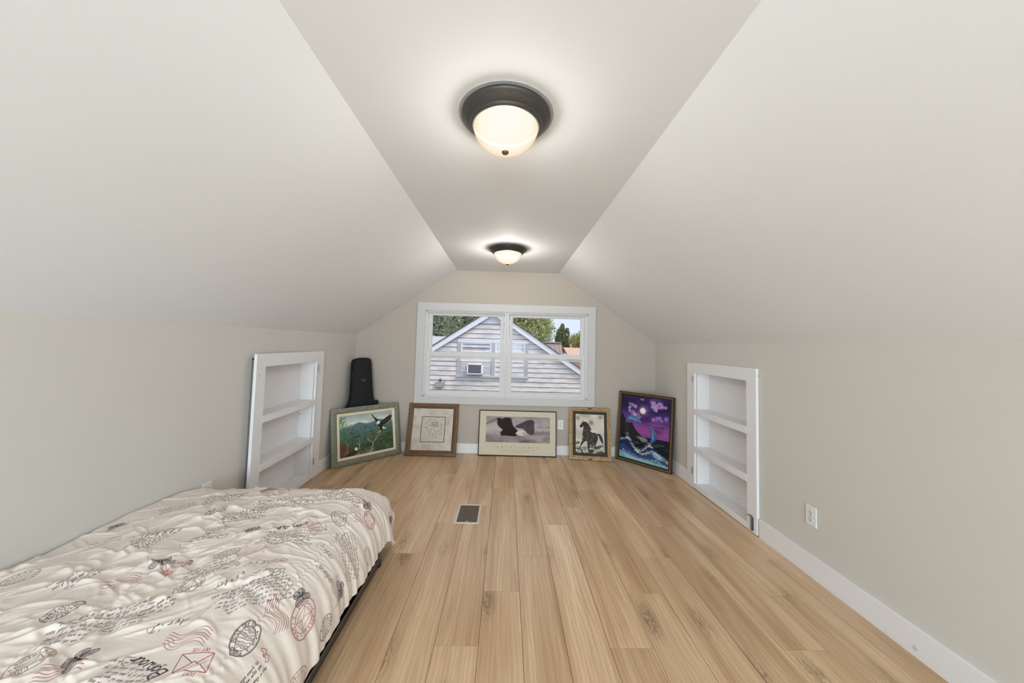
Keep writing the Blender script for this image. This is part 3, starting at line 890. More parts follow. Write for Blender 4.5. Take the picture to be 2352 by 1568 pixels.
def paint_horse():
    c = Cv(420, 540, (214, 206, 194))
    n = c.fbm(3, 4, 4, 12); c.blend(np.clip((n - .5) * 2.2, 0, .7), (168, 152, 122)); c.blend(np.clip((.45 - n) * 2, 0, .7), (232, 227, 218))
    for q in (P(.02, .08, .12, .05, .16, .14, .04, .16), P(.46, .18, .60, .16, .64, .26, .5, .28), P(.8, .04, .95, .02, .92, .12, .8, .1)):
        c.poly(q, (120, 102, 70), .7, 14)
    k = (56, 48, 42)
    body = P(.30, .21, .345, .19, .36, .21, .42, .25, .46, .31, .49, .38, .52, .44, .58, .475, .66, .475, .72, .49, .76, .53, .775, .58, .77, .65, .735, .71, .70, .74, .60, .745, .52, .735, .45, .715, .38, .70, .31, .66, .27, .60, .24, .54, .255, .46, .27, .38, .28, .33, .265, .315, .235, .345, .19, .36, .155, .345, .145, .32, .18, .28, .215, .24, .245, .22)
    c.poly(body, k, .97, 0, True)
    for q in (P(.245, .25, .225, .185, .25, .195, .265, .23), P(.27, .23, .28, .165, .30, .19, .305, .23)): c.poly(q, k)
    c.poly(P(.30, .62, .36, .69, .29, .73, .22, .80, .185, .84, .17, .88, .20, .93, .235, .97, .255, 1.01, .225, 1.0, .18, .95, .14, .885, .145, .835, .18, .77, .22, .70, .24, .62), k, .97, 0, True)
    c.poly(P(.42, .69, .54, .73, .515, .80, .49, .86, .50, .92, .53, .965, .49, .99, .445, .965, .425, .90, .41, .83, .40, .76), k, .97, 1, True)
    c.poly(P(.54, .72, .65, .74, .63, .80, .58, .85, .60, .90, .56, .95, .53, .90, .545, .84, .53, .78), k, .95, 1, True)
    c.poly(P(.64, .70, .765, .64, .73, .72, .70, .78, .69, .84, .64, .90, .60, .96, .56, 1.0, .55, .96, .61, .89, .64, .82, .63, .76), k, .95, 1, True)
    c.poly(P(.745, .51, .80, .495, .87, .52, .92, .59, .95, .68, .945, .75, .915, .73, .87, .68, .83, .62, .80, .555, .77, .54), k, .95, 2, True)
    c.poly(P(.36, .205, .44, .245, .50, .32, .55, .40, .50, .41, .47, .36, .42, .28), (60, 52, 45), .9, 3, True)
    g = np.random.default_rng(9)
    for _ in range(90):                                             # lights on the coat
        x, y = g.uniform(.27, .74), g.uniform(.30, .72)
        if y < .45 and x > .45: continue
        l = g.uniform(.03, .09); a = g.normal(1.35, .35)
        c.line(P(x, y, x + l * math.cos(a) * .6, y + l * math.sin(a)), 3.2, (172, 162, 148), g.uniform(.25, .7), taper=1.0)
    c.line(P(.235, .255, .20, .30), 2, (140, 130, 118), .6); c.line(P(.26, .25, .268, .262), 3, (12, 10, 10))
    n = c.fbm(10, 40, 4, 15, .6)
    fade = np.clip((np.linspace(0, 1, c.h) - .74) * 6, 0, 1)[:, None]
    hole = np.ones_like(n)
    c.blend(np.clip((n - .44) * 4.5, 0, .9) * fade * .8, (64, 55, 47)); c.blend(np.clip((.46 - n) * 5, 0, .95) * fade * .9, (226, 220, 208))
    for q in (P(.0, .74, .1, .71, .18, .745, .1, .77, 0, .78), P(.02, .90, .12, .88, .2, .90, .1, .94), P(.6, .86, .8, .80, 1, .77, .9, .83, .7, .9), P(.75, .96, .9, .93, 1, .97, 1, 1, .7, 1)):
        c.poly(q, (58, 49, 42), .75, 5)
    c.poly(P(.42, .90, .54, .90, .62, .97, .52, 1.0, .46, .97), (54, 46, 40), .8, 4)
    c.poly(P(.19, .90, .22, .90, .26, 1.0, .225, 1.0), k, .95, 1)
    return c.image('horse_print')

def paint_dolphins():
    c = Cv(520, 660, (60, 40, 90))
    c.grad([(0, (56, 44, 92)), (.15, (42, 34, 70)), (.30, (86, 58, 128)), (.40, (124, 64, 142)), (.52, (160, 76, 150)), (.62, (140, 66, 138)), (1, (20, 30, 60))])
    n = c.fbm(4, 6, 4, 21); sky = (np.linspace(0, 1, c.h) < .6)[:, None] * 1.0
    c.blend(np.clip((n - .5) * 2.4, 0, .7) * sky * np.linspace(1, .1, c.h)[:, None], (30, 24, 52))
    c.blend(np.clip((.45 - n) * 2, 0, .5) * sky, (116, 90, 168))
    mx, my = .46, .215
    yy, xx = np.mgrid[0:c.h, 0:c.w]
    d = np.hypot((xx / c.w - mx), (yy / c.h - my) * c.h / c.w)
    c.blend(np.clip(1 - d / .17, 0, 1) ** 1.3 * .9, (160, 96, 168)); c.blend(np.clip(1 - d / .10, 0, 1) * .7, (226, 190, 210))
    c.blend(np.clip((.060 - d) * 200, 0, 1), (248, 240, 220))
    g = np.random.default_rng(31)
    def cloud(pts, r):
        for (x, y, s) in pts:
            for _ in range(7):
                a = g.uniform(0, 2 * PI); rr = s * g.uniform(.2, .9)
                q = [(x + rr * math.cos(a) * 1.1 + s * .55 * math.cos(t), y + rr * math.sin(a) * .6 + s * .42 * math.sin(t)) for t in np.linspace(0, 2 * PI, 10)[:-1]]
                c.poly(q, r[g.integers(len(r))], .75, 4)
    pk = [(172, 130, 190), (196, 150, 196), (140, 108, 178), (214, 166, 200)]
    cloud([(.22, .14, .05), (.27, .17, .05), (.30, .145, .03), (.20, .20, .04)], pk)
    cloud([(.66, .08, .06), (.74, .11, .07), (.70, .17, .05), (.80, .09, .06), (.88, .12, .05), (.66, .14, .04)], pk)
    cloud([(.25, .27, .05), (.33, .29, .05), (.39, .32, .035), (.18, .25, .03)], pk)
    cloud([(.72, .31, .05), (.82, .30, .05), (.92, .28, .05), (.68, .33, .03)], [(150, 110, 180), (180, 130, 190), (120, 90, 165)])
    cloud([(.42, .035, .02), (.45, .04, .02)], pk)
    for q in (P(.6, .40, .72, .42, .85, .405, 1, .43), P(.62, .45, .8, .47, 1, .46), P(.45, .56, .65, .57, .9, .555, 1, .57)):
        c.line(q, 9, (110, 62, 134), .7, True); c.line([(x, y - .01) for x, y in q], 2.5, (226, 150, 196), .7, True)
    c.poly(P(0, .32, .04, .30, .07, .36, .11, .38, .14, .44, .2, .44, .25, .42, .28, .48, .33, .53, .38, .565, .44, .60, .50, .63, 0, .66), (34, 36, 34), 1, 1)
    for _ in range(130):
        y = g.uniform(.38, .62); x = g.uniform(0, (y - .28) * 1.25)
        c.line(P(x, y, x + .01, y + .03), 2, (62, 66, 50), .5)
    c.line(P(.115, .44, .12, .55, .125, .63), 3, (170, 176, 150), .5); c.line(P(.16, .46, .165, .58), 2, (170, 176, 150), .4)
    c.poly(P(0, .62, .5, .615, 1, .605, 1, 1, 0, 1), (24, 26, 34), 1)
    n = c.fbm(8, 60, 3, 33)
    c.blend(np.clip((n - .55) * 4, 0, .8) * ((yy / c.h > .61) & (yy / c.h < .75)), (96, 98, 120))
    c.poly(P(.33, .625, .53, .62, .60, .655, .56, .69, .47, .70, .42, .66), (206, 198, 176), .6, 6)
    # waves
    c.poly(P(0, .74, .12, .70, .22, .70, .30, .76, .38, .82, .50, .80, .60, .735, .70, .74, .82, .82, 1, .86, 1, 1, 0, 1), (38, 44, 86), 1, 2)
    c.poly(P(0, .80, .1, .79, .25, .85, .4, .90, .55, .90, .65, .84, .75, .82, .9, .88, 1, .92, 1, 1, 0, 1), (58, 76, 124), .9, 6)
    c.poly(P(.68, .83, .76, .81, .86, .85, .92, .90, .82, .91, .72, .88), (136, 186, 196), .9, 5)
    c.poly(P(0, .90, .12, .91, .3, .955, .5, .965, .65, .955, .8, .96, 1, .985, 1, 1, 0, 1), (120, 176, 186), 1, 5)
    c.poly(P(.10, .92, .35, .955, .6, .975, .8, 1, .15, 1), (150, 200, 204), .9, 6)
    def foam(q, wd, n=220, sp=.02):
        q = Cv.catmull(np.array(q), False)
        for _ in range(n):
            x, y = q[g.integers(len(q))] + g.normal(0, sp, 2) * [1, .6]
            a = g.uniform(-.5, 1.2); l = g.uniform(.004, .025)
            c.line(P(x, y, x + l * math.cos(a), y + l * math.sin(a)), wd, [(232, 236, 226), (190, 214, 214), (210, 210, 190)][g.integers(3)], g.uniform(.4, .95))
    foam(P(0, .72, .10, .70, .16, .68, .22, .70, .28, .77, .34, .83, .42, .845, .50, .815, .56, .75, .62, .725, .68, .745), 2.6, 420, .016)
    foam(P(.33, .82, .40, .86, .50, .875, .58, .85, .66, .81, .74, .815, .84, .85, .95, .89, 1, .91), 2.6, 420, .016)
    foam(P(.08, .88, .25, .915, .45, .945, .65, .945, .78, .93, .9, .965, 1, .985), 2.2, 300, .014)
    foam(P(.16, .60, .14, .66, .2, .69), 2, 60, .012); foam(P(.60, .70, .63, .72, .60, .735), 2, 40, .012)
    for k in range(5): c.line(P(.36 + k * .05, .80 - k * .004, .40 + k * .045, .835 - k * .006), 4, (220, 228, 224), .6, True)
    # dolphins
    c.poly(P(.11, .42, .12, .375, .16, .335, .20, .315, .215, .285, .235, .305, .28, .31, .35, .335, .41, .37, .445, .40, .475, .425, .44, .42, .40, .415, .36, .41, .34, .425, .31, .415, .27, .40, .21, .385, .16, .395, .13, .43, .10, .455), (70, 106, 152), 1, 0, True)
    c.poly(P(.16, .36, .22, .345, .30, .355, .38, .385, .33, .39, .25, .375, .18, .38), (126, 168, 200), .8, 3, True)
    c.line(P(.235, .308, .30, .318, .37, .348, .43, .395), 3, (210, 222, 236), .8, True)
    c.poly(P(.575, .455, .61, .445, .65, .455, .69, .49, .73, .53, .755, .575, .785, .60, .755, .605, .745, .63, .71, .66, .68, .685, .62, .705, .635, .66, .65, .62, .645, .57, .655, .54, .63, .50, .61, .475), (58, 92, 142), 1, 0, True)
    c.poly(P(.65, .49, .69, .53, .71, .59, .69, .64, .67, .60, .675, .55), (124, 160, 196), .8, 3, True)
    c.line(P(.63, .452, .69, .485, .735, .535), 3, (206, 218, 234), .8, True)
    return c.image('moonlit_dolphins')

def flat(name, x0, x1, z0, z1, y, mat, parent, thick=0.003):
    """thin board facing -y with UVs on the front"""
    me = bpy.data.meshes.new(name)
    vs = [(x0, y, z0), (x1, y, z0), (x1, y, z1), (x0, y, z1), (x0, y + thick, z0), (x1, y + thick, z0), (x1, y + thick, z1), (x0, y + thick, z1)]
    fs = [(0, 1, 2, 3), (5, 4, 7, 6), (4, 0, 3, 7), (1, 5, 6, 2), (3, 2, 6, 7), (4, 5, 1, 0)]
    me.from_pydata(vs, [], fs)
    uv = me.uv_layers.new(name='UVMap')
    for k, q in enumerate(((0, 0), (1, 0), (1, 1), (0, 1))):
        uv.data[k].uv = q
    me.materials.append(mat)
    o = bpy.data.objects.new(name, me); COL.objects.link(o); o.parent = parent
    return o
def rails(root, W, H, prof, mat, y_front=0.0, inset=0.0, name='frame_rail', smooth=None):
    """four mitred rails; prof = [(distance from outer edge, y)] closed section"""
    out = []
    x0, x1, z0, z1 = -W / 2 + inset, W / 2 - inset, inset, H - inset
    cs = [(x0, z0, 1, 1), (x1, z0, -1, 1), (x1, z1, -1, -1), (x0, z1, 1, -1)]
    n = len(prof)
    for k in range(4):
        a, b = cs[k], cs[(k + 1) % 4]
        vs = [(c[0] + c[2] * d, y_front + y, c[1] + c[3] * d) for c in (a, b) for d, y in prof]
        m = B(); m.add(vs, [(i, (i + 1) % n, n + (i + 1) % n, n + i) for i in range(n)] + [tuple(range(n))[::-1], tuple(range(n, 2 * n))])
        out.append(m.obj(name, mat, root, smooth=smooth))
    return out
def wood(name, c1, c2, rough=0.5, sc_=(40, 40, 40), bump=0.1, spec=0.4):
    g = N(name); v = g.coords('Object', sc_)
    n1 = g.noise(v, 1.0, 4, 0.6, 0.8)
    g.col(g.mix(g.ramp(n1, [(0.3, 0.0), (0.7, 1.0)]), s2l(c1), s2l(c2)))
    g.setb(Roughness=rough, Specular_IOR_Level=spec); g.bump(n1, bump, 0.001)
    return g.m
M_BACK = plain('brown_backing_paper', s2l((120, 96, 70)), 0.9)
PIC = []
def picture(name, label, x, y, ang_, W, H, lean, t):
    return thing(name, label, 'picture', (x, y, t * math.sin(lean) + 0.0008), (-lean, 0, ang_), group=None)
# 1 eagle over the valley, grey-green frame
t = 0.025
r = picture('framed_painting', 'eagle over a green valley in grey-green frame with cream liner', -1.442, 3.789, 0.796, 0.751, 0.584, 0.176, t)
W, H = 0.751, 0.584
rails(r, W, H, [(0, t), (0, 0.006), (0.008, 0.001), (0.020, 0.0), (0.040, 0.004), (0.054, 0.011), (0.058, 0.013), (0.058, t)], wood('grey_green_frame', (108, 108, 92), (148, 147, 128), 0.5, (30, 30, 60)), smooth=30)
rails(r, W, H, [(0, 0.018), (0, 0.006), (0.006, 0.004), (0.018, 0.008), (0.026, 0.012), (0.026, 0.018)], plain('cream_liner', s2l((236, 222, 192)), 0.6, var=0.03), inset=0.0575, name='liner_strip')
flat('painting', -W / 2 + 0.082, W / 2 - 0.082, 0.082, H - 0.082, 0.013, img_mat('eagle_valley_paint', paint_eagle_valley(), 0.55, 0.06, 0.2), r)
B().box(-W / 2 + 0.012, W / 2 - 0.012, 0.0185, t - 0.001, 0.012, H - 0.012).obj('backing_board', M_BACK, r)
# 2 old map, brown frame
t = 0.022
r = picture('framed_map', 'sepia old map print in wide brown wooden frame', -0.833, 3.985, -0.007, 0.585, 0.587, 0.237, t)
W, H = 0.585, 0.587
M_WALNUT = wood('brown_wood_frame', (84, 56, 34), (128, 90, 58), 0.45, (60, 30, 60))
rails(r, W, H, [(0, t), (0, 0.004), (0.005, 0.0), (0.026, 0.001), (0.029, 0.004), (0.036, 0.005), (0.040, 0.003), (0.050, 0.007), (0.060, 0.012), (0.060, t)], M_WALNUT, smooth=25)
flat('map_print', -W / 2 + 0.058, W / 2 - 0.058, 0.058, H - 0.058, 0.0135, img_mat('map_paper', paint_map(), 0.6), r)
B().box(-W / 2 + 0.012, W / 2 - 0.012, 0.0175, t - 0.001, 0.012, H - 0.012).obj('backing_board', M_BACK, r)
# 3 eagle poster, thin black frame
t = 0.015
r = picture('framed_poster', 'wide eagle poster with EXCELLENCE caption in thin black frame', 0.162, 4.052, -0.013, 0.915, 0.515, 0.142, t)
W, H = 0.915, 0.515
rails(r, W, H, [(0, t), (0, 0.0), (0.008, 0.0), (0.009, 0.002), (0.009, t)], plain('thin_black_frame', s2l((38, 27, 22)), 0.65, spec=0.15))
flat('poster', -W / 2 + 0.0085, W / 2 - 0.0085, 0.0085, H - 0.0085, 0.004, img_mat('poster_paper', paint_poster(), 0.6, spec=0.15), r)
B().box(-W / 2 + 0.009, W / 2 - 0.009, 0.008, t - 0.001, 0.009, H - 0.009).obj('backing_board', M_BACK, r)
# 4 horse, carved frame
t = 0.025
r = picture('framed_print', 'black running horse print with dark mat in carved golden frame', 0.994, 3.961, -0.117, 0.477, 0.581, 0.232, t)
W, H = 0.477, 0.581
M_CARVE = wood('carved_gold_wood', (140, 106, 66), (198, 164, 114), 0.45, (50, 30, 50))
M_CARVE2 = wood('carved_pale_wood', (176, 140, 92), (218, 186, 136), 0.45, (50, 30, 50))
M_NOTCH = plain('dark_carved_notch', s2l((70, 44, 24)), 0.7)
rl = rails(r, W, H, [(0, t), (0, 0.006), (0.003, 0.004), (0.022, 0.003), (0.025, 0.006), (0.030, 0.002), (0.036, 0.003), (0.044, 0.009), (0.044, t)], M_CARVE, smooth=20)
rr = random.Random(3)
for k, rail in enumerate(rl):                                       # slanting leaf cuts, a dark notch beside each pale leaf, one half-moon in the middle
    L = (W, H, W, H)[k]
    mp_, mn = B(), B()
    step = 0.030; nmax = int((L - 0.06) / step)
    for i in range(nmax):
        u = -L / 2 + 0.045 + i * step
        if abs(u) < 0.028: continue
        if rr.random() < 0.12: continue
        sl = 0.020 * (1 if u < 0 else -1)
        wd = 0.010
        mp_.prism([(u, 0.002), (u + wd, 0.002), (u + wd + sl, 0.021), (u + sl, 0.021)], -0.0035, 0.005)
        mn.prism([(u + wd, 0.001), (u + wd + 0.004, 0.001), (u + wd + 0.004 + sl, 0.021), (u + wd + sl, 0.021)], 0.0012, 0.005)
    if k in (0, 2):
        mn.prism([(-0.026, 0.004)] + [(0.026 * math.cos(a), 0.004 + 0.014 * math.sin(a)) for a in np.linspace(PI, 0, 9)][1:-1] + [(0.026, 0.004)], 0.0008, 0.005)
    for m, nm, mt in ((mp_, 'carved_leaf', M_CARVE2), (mn, 'carved_notch', M_NOTCH)):
        vs = []
        for (u, y, d) in m.v:
            if k == 0: q = (u, y, d)
            elif k == 2: q = (-u, y, H - d)
            elif k == 1: q = (W / 2 - d, y, H / 2 + u)
            else: q = (-W / 2 + d, y, H / 2 - u)
            vs.append(q)
        m.v = vs
        stuff(m.obj(nm, mt, rail))
rails(r, W, H, [(0, 0.018), (0, 0.007), (0.032, 0.009), (0.032, 0.018)], plain('dark_brown_mat', s2l((58, 50, 44)), 0.8), inset=0.043, name='mat_strip')
flat('horse_print', -W / 2 + 0.073, W / 2 - 0.073, 0.073, H - 0.073, 0.0105, img_mat('horse_paper', paint_horse(), 0.6, spec=0.15), r)
B().box(-W / 2 + 0.012, W / 2 - 0.012, 0.0185, t - 0.001, 0.012, H - 0.012).obj('backing_board', M_BACK, r)
# 5 dolphins, rope-edged bronze frame
t = 0.03
r = picture('framed_painting', 'purple moonlit dolphins and waves in dark rope-edged frame', 1.522, 3.821, -0.851, 0.643, 0.781, 0.095, t)
W, H = 0.643, 0.781
M_BRZ = plain('antique_bronze_frame', s2l((104, 80, 54)), 0.4, 0.35, var=0.25, nscale=40)
M_BRZD = plain('dark_bronze_lip', s2l((66, 48, 36)), 0.4, 0.35, var=0.2, nscale=40)
M_BEAD = plain('pale_gold_bead', s2l((190, 164, 122)), 0.35, 0.45, var=0.1)
rl = rails(r, W, H, [(0, t), (0, 0.004), (0.004, 0.0), (0.009, 0.004), (0.024, 0.006), (0.028, 0.002), (0.034, 0.004), (0.040, 0.012), (0.040, t)], M_BRZD, smooth=25)
for k, rail in enumerate(rl):
    L = (W, H, W, H)[k]
    m = B(); nb = int((L - 0.03) / 0.0125)
    for i in range(nb):
        u = -L / 2 + 0.015 + (i + 0.5) * (L - 0.03) / nb
        for (a, b, e) in ((u - 0.0035, 0.010, -0.0035),):
            s0 = len(m.v)
            m.add([(a - 0.004, 0.0062, 0.0085), (a + 0.0025, 0.0062, 0.0085), (a + 0.0085, 0.0062, 0.023), (a + 0.002, 0.0062, 0.023),
                   (a - 0.001, 0.0005, 0.0115), (a + 0.0018, 0.0005, 0.0115), (a + 0.0055, 0.0005, 0.0205), (a + 0.0027, 0.0005, 0.0205)],
                  [(4, 5, 6, 7), (0, 1, 5, 4), (1, 2, 6, 5), (2, 3, 7, 6), (3, 0, 4, 7)])
    vs = []
    for (u, y, d) in m.v:
        vs.append((u, y, d) if k == 0 else (-u, y, H - d) if k == 2 else (W / 2 - d, y, H / 2 + u) if k == 1 else (-W / 2 + d, y, H / 2 - u))
    m.v = vs
    stuff(m.obj('rope_beading', M_BEAD, rail))
flat('painting', -W / 2 + 0.038, W / 2 - 0.038, 0.038, H - 0.038, 0.0135, img_mat('dolphin_paint', paint_dolphins(), 0.5, 0.05, 0.2), r)
B().box(-W / 2 + 0.012, W / 2 - 0.012, 0.019, t - 0.001, 0.012, H - 0.012).obj('backing_board', M_BACK, r)

# ------------------------------------------------------------------ guitar case in the far left corner
g = N('black_nylon')
v = g.coords(); nz = g.noise(v, 500, 2)
g.col(g.mix(nz, s2l((20, 20, 22)), s2l((36, 36, 38)))); g.setb(Roughness=0.75, Specular_IOR_Level=0.3); g.bump(nz, 0.2, 0.001)
M_NYLON = g.m
M_PIPE = plain('black_piping', s2l((14, 14, 15)), 0.5)
gc = thing('guitar_case', 'black soft guitar case standing in the far left corner', 'case', (-1.550, 3.890, 0.004), (-0.130, 0, 0.72))
def outline():
    half = [(0.0, 0.0), (0.10, 0.004), (0.165, 0.03), (0.195, 0.085), (0.200, 0.15), (0.180, 0.23), (0.150, 0.30), (0.140, 0.345), (0.150, 0.40), (0.160, 0.46), (0.158, 0.52), (0.146, 0.570), (0.128, 0.612),
            (0.118, 0.65), (0.112, 0.72), (0.106, 0.82), (0.101, 0.92), (0.098, 1.00), (0.094, 1.055), (0.082, 1.085), (0.055, 1.098), (0.0, 1.102)]
    h = Cv.catmull(np.array(half), False, 3)
    return [tuple(p) for p in h] + [(-x, z) for x, z in h[::-1][1:-1]]
OL = outline()
m = B(); n = len(OL)
rings = []
cen = (0.0, 0.5)
for (ins, y) in ((0.018, -0.002), (0.004, 0.006), (0.0, 0.018), (0.0, 0.092), (0.004, 0.104), (0.018, 0.110)):
    ring = []
    for i, (x, z) in enumerate(OL):
        a, b = OL[i - 1], OL[(i + 1) % n]
        tx, tz = b[0] - a[0], b[1] - a[1]; L = math.hypot(tx, tz) or 1
        nx, nz_ = -tz / L, tx / L                                   # inward for ccw
        ring.append((x + nx * ins, y, z + nz_ * ins))
    rings.append(ring)
vs = [p for rg_ in rings for p in rg_]
fs = []
for k in range(len(rings) - 1):
    for i in range(n):
        fs.append((k * n + i, k * n + (i + 1) % n, (k + 1) * n + (i + 1) % n, (k + 1) * n + i))
fs += [tuple(range(n))[::-1], tuple((len(rings) - 1) * n + i for i in range(n))]
m.add(vs, fs).obj('shell', M_NYLON, gc, smooth=50)
for yy in (0.012, 0.098):
    B().tube([(x, yy, z) for x, z in OL] + [(OL[0][0], yy, OL[0][1])], 0.0045, 6).obj('piping', M_PIPE, gc, smooth=60)
for (hw_, z_) in ((0.124, 0.616), (0.100, 0.797)): B().box(-hw_, hw_, -0.004, 0.0, z_, z_ + 0.004).obj('seam', M_PIPE, gc)
M_STEEL = plain('steel_ring', s2l((176, 176, 178)), 0.3, 0.9)
B().tube([(0.005 + 0.021 * math.cos(a), -0.008, 0.860 + 0.021 * math.sin(a)) for a in np.linspace(PI, 2 * PI, 13)], 0.0024, 8).obj('d_ring', M_STEEL, gc, smooth=60)
B().box(-0.018, 0.028, -0.0085, -0.001, 0.857, 0.872).obj('ring_tab', M_PIPE, gc, bevel=0.002)
m = B(); m.box(-0.106, -0.096, 0.016, 0.024, 0.930, 0.934); m.box(-0.106, -0.096, 0.030, 0.038, 0.930, 0.934)
m.obj('zip_pull', M_STEEL, gc)
B().box(0.10, 0.186, 0.020, 0.085, 0.44, 0.612).xf(Matrix.Translation((0, 0, 0))).obj('side_pocket', M_NYLON, gc, bevel=0.02, seg=3)

# ------------------------------------------------------------------ bed
M_FRAME = plain('black_bed_metal', s2l((46, 42, 40)), 0.35, 0.6)
M_RAIL_GLINT = plain('grey_rail_glint', s2l((150, 146, 142)), 0.35, 0.6)
bd = thing('bed_frame', 'low black metal bed frame with round glide feet under the bedspread', 'bed frame', (-1.22, 1.10, 0))
def wpart(root, m, nm, mat, **kw):
    return m.obj(nm, mat, root, off=tuple(root.location), **kw)
BX0, BX1, BY0, BY1 = -1.765, -0.662, 0.16, 2.03
m = B(); m.box(BX1 - 0.003, BX1, BY0, BY1 - 0.05, 0.075, 0.108); m.box(BX1 - 0.035, BX1, BY0, BY1 - 0.05, 0.075, 0.079)
sr = wpart(bd, m, 'side_rail', M_FRAME)
wpart(bd, B().box(BX1 - 0.0035, BX1 + 0.0008, BY0, BY1 - 0.05, 0.108, 0.1105), 'rail_glint', M_RAIL_GLINT)  # pale strip that paints the highlight along the rail edge
m = B(); m.box(BX0, BX0 + 0.003, BY0, BY1 - 0.05, 0.075, 0.108); m.box(BX0, BX0 + 0.035, BY0, BY1 - 0.05, 0.075, 0.079)
wpart(bd, m, 'side_rail', M_FRAME)
for yy in (BY0 + 0.02, 1.1, BY1 - 0.06):
    wpart(bd, B().box(BX0 + 0.003, BX1 - 0.003, yy, yy + 0.03, 0.070, 0.075), 'cross_bar', M_FRAME)
for (x, y) in ((-0.722, 2.062), (-1.700, 2.062), (-0.722, 0.22), (-1.700, 0.22)):
    m = B(); m.box(x - 0.016, x + 0.016, y - 0.016, y + 0.016, 0.018, 0.107)
    m.box(x - 0.012, x + 0.012, y - 0.09, y, 0.078, 0.100)
    lg = wpart(bd, m, 'leg', M_FRAME, bevel=0.003)
    g_ = B().lathe([(0.0, 0.0), (0.032, 0.0), (0.036, 0.004), (0.035, 0.010), (0.030, 0.014), (0.020, 0.019), (0.0, 0.019)], 32, (x, y, 0.0005), cap=False)
    wpart(bd, g_, 'foot_glide', plain('black_plastic_glide', s2l((30, 28, 28)), 0.3), smooth=40).parent = lg
mt = thing('mattress', 'dark grey mattress under the printed bedspread, only its side showing', 'mattress', (-1.22, 1.08, 0.110))
wpart(mt, B().box(-1.775, -0.775, 0.17, 2.03, 0.1115, 0.345), 'mattress_body', plain('charcoal_ticking', s2l((84, 80, 78)), 0.85), bevel=0.05, seg=4)

# --- bedspread: draped cloth, s across (0 at the wall), t along the bed
XE, YE, ZT, YS = -0.93, 2.0, 0.435, 0.12
def arc(a, b, n=200):
    th = np.linspace(0, PI / 2, n); x = a * np.sin(th); z = b * (1 - np.cos(th))
    return x, z, np.concatenate([[0], np.cumsum(np.hypot(np.diff(x), np.diff(z)))])
SXa, SZa, SLa = arc(0.285, 0.285); FXa, FZa, FLa = arc(0.24, 0.29)
T0 = 0.15                                                           # t is measured from y = 0.15
SMAX, TMIN, TMAX = 1.300, YS - T0, 2.265
NS, NT = 380, 640
S, Tt = np.meshgrid(np.linspace(0, SMAX, NS), np.linspace(TMIN, TMAX, NT))
def drape(s, t):
    da = np.maximum(0, s - 0.86); db = np.maximum(0, t - (YE - T0))
    r = np.hypot(da, db); ph = np.arctan2(db, da + 1e-12); w_ = np.sin(ph) ** 2
    h = np.interp(r, SLa, SXa) * (1 - w_) + np.interp(r, FLa, FXa) * w_
    gg = (np.interp(r, SLa, SZa) + np.maximum(0, r - SLa[-1])) * (1 - w_) + (np.interp(r, FLa, FZa) + np.maximum(0, r - FLa[-1])) * w_
    h = h * (1 + 0.25 * np.sin(2 * ph) ** 2 * np.clip(r / 0.3, 0, 1))
    x = np.where(s < 0.86, s - 1.79, XE) + h * np.cos(ph) * (da > 0)
    y = np.where(t < YE - T0, t + T0, YE) + h * np.sin(ph) * (db > 0)
    z = ZT - gg
    z = np.where(z < 0.05, 0.05 - 0.2 * (0.05 - z), z)
    return np.stack([x, y, z], -1), r, ph
# wrinkle height field
gR = np.random.default_rng(5)
def vnoise(fx, fy, seed, oct=3):
    g = np.random.default_rng(seed); out = 0; amp = 1.0
    for k in range(oct):
        nx, ny = int(fx * 2 ** k) + 3, int(fy * 2 ** k) + 3
        q = g.random((ny, nx))
        xs = S / SMAX * (nx - 2); ys = (Tt - TMIN) / (TMAX - TMIN) * (ny - 2)
        xi = np.minimum(xs.astype(int), nx - 2); yi = np.minimum(ys.astype(int), ny - 2)
        u = xs - xi; v_ = ys - yi; u = u * u * (3 - 2 * u); v_ = v_ * v_ * (3 - 2 * v_)
        out = out + amp * ((q[yi, xi] * (1 - u) + q[yi, xi + 1] * u) * (1 - v_) + (q[yi + 1, xi] * (1 - u) + q[yi + 1, xi + 1] * u) * v_ - 0.5)
        amp *= 0.5
    return out
Hh = 0.013 * vnoise(5, 9, 1, 3)
wx, wy = 0.10 * vnoise(6, 10, 2, 2), 0.10 * vnoise(6, 10, 3, 2)
def crease(s0, t0, ang_, L, wd, amp, bend=0.0):
    ca, sa = math.cos(ang_), math.sin(ang_)
    U = (S + wx * 0.6 - s0) * ca + (Tt + wy * 0.6 - t0) * sa
    V = -(S + wx * 0.6 - s0) * sa + (Tt + wy * 0.6 - t0) * ca - bend * U * U
    m_ = np.exp(-(U / (L * 0.5)) ** 4)
    q = np.abs(V) / wd
    return amp * m_ * (np.exp(-q ** 1.5) - 0.45 * np.exp(-((V - wd * 1.7) / wd) ** 2))
for _ in range(150):
    s0, t0 = gR.uniform(0, 0.98), gR.uniform(0.3, 1.95)
    a = gR.normal(0.25, 0.42)
    Hh += crease(s0, t0, a, gR.uniform(0.10, 0.42), gR.uniform(0.005, 0.013), gR.uniform(0.0025, 0.0075), gR.normal(0, 1.5))
for _ in range(45):
    s0, t0 = gR.uniform(0, 0.95), gR.uniform(0.3, 1.95)
    Hh += crease(s0, t0, gR.normal(1.35, 0.4), gR.uniform(0.08, 0.25), gR.uniform(0.008, 0.018), gR.uniform(0.003, 0.008), gR.normal(0, 2))
for _ in range(260):
    s0, t0 = gR.uniform(0, 1.0), gR.uniform(0.4, 2.0)
    Hh += crease(s0, t0, gR.normal(0.2, 0.5), gR.uniform(0.05, 0.22), gR.uniform(0.0045, 0.008), gR.uniform(0.0015, 0.0042), gR.normal(0, 2.5))
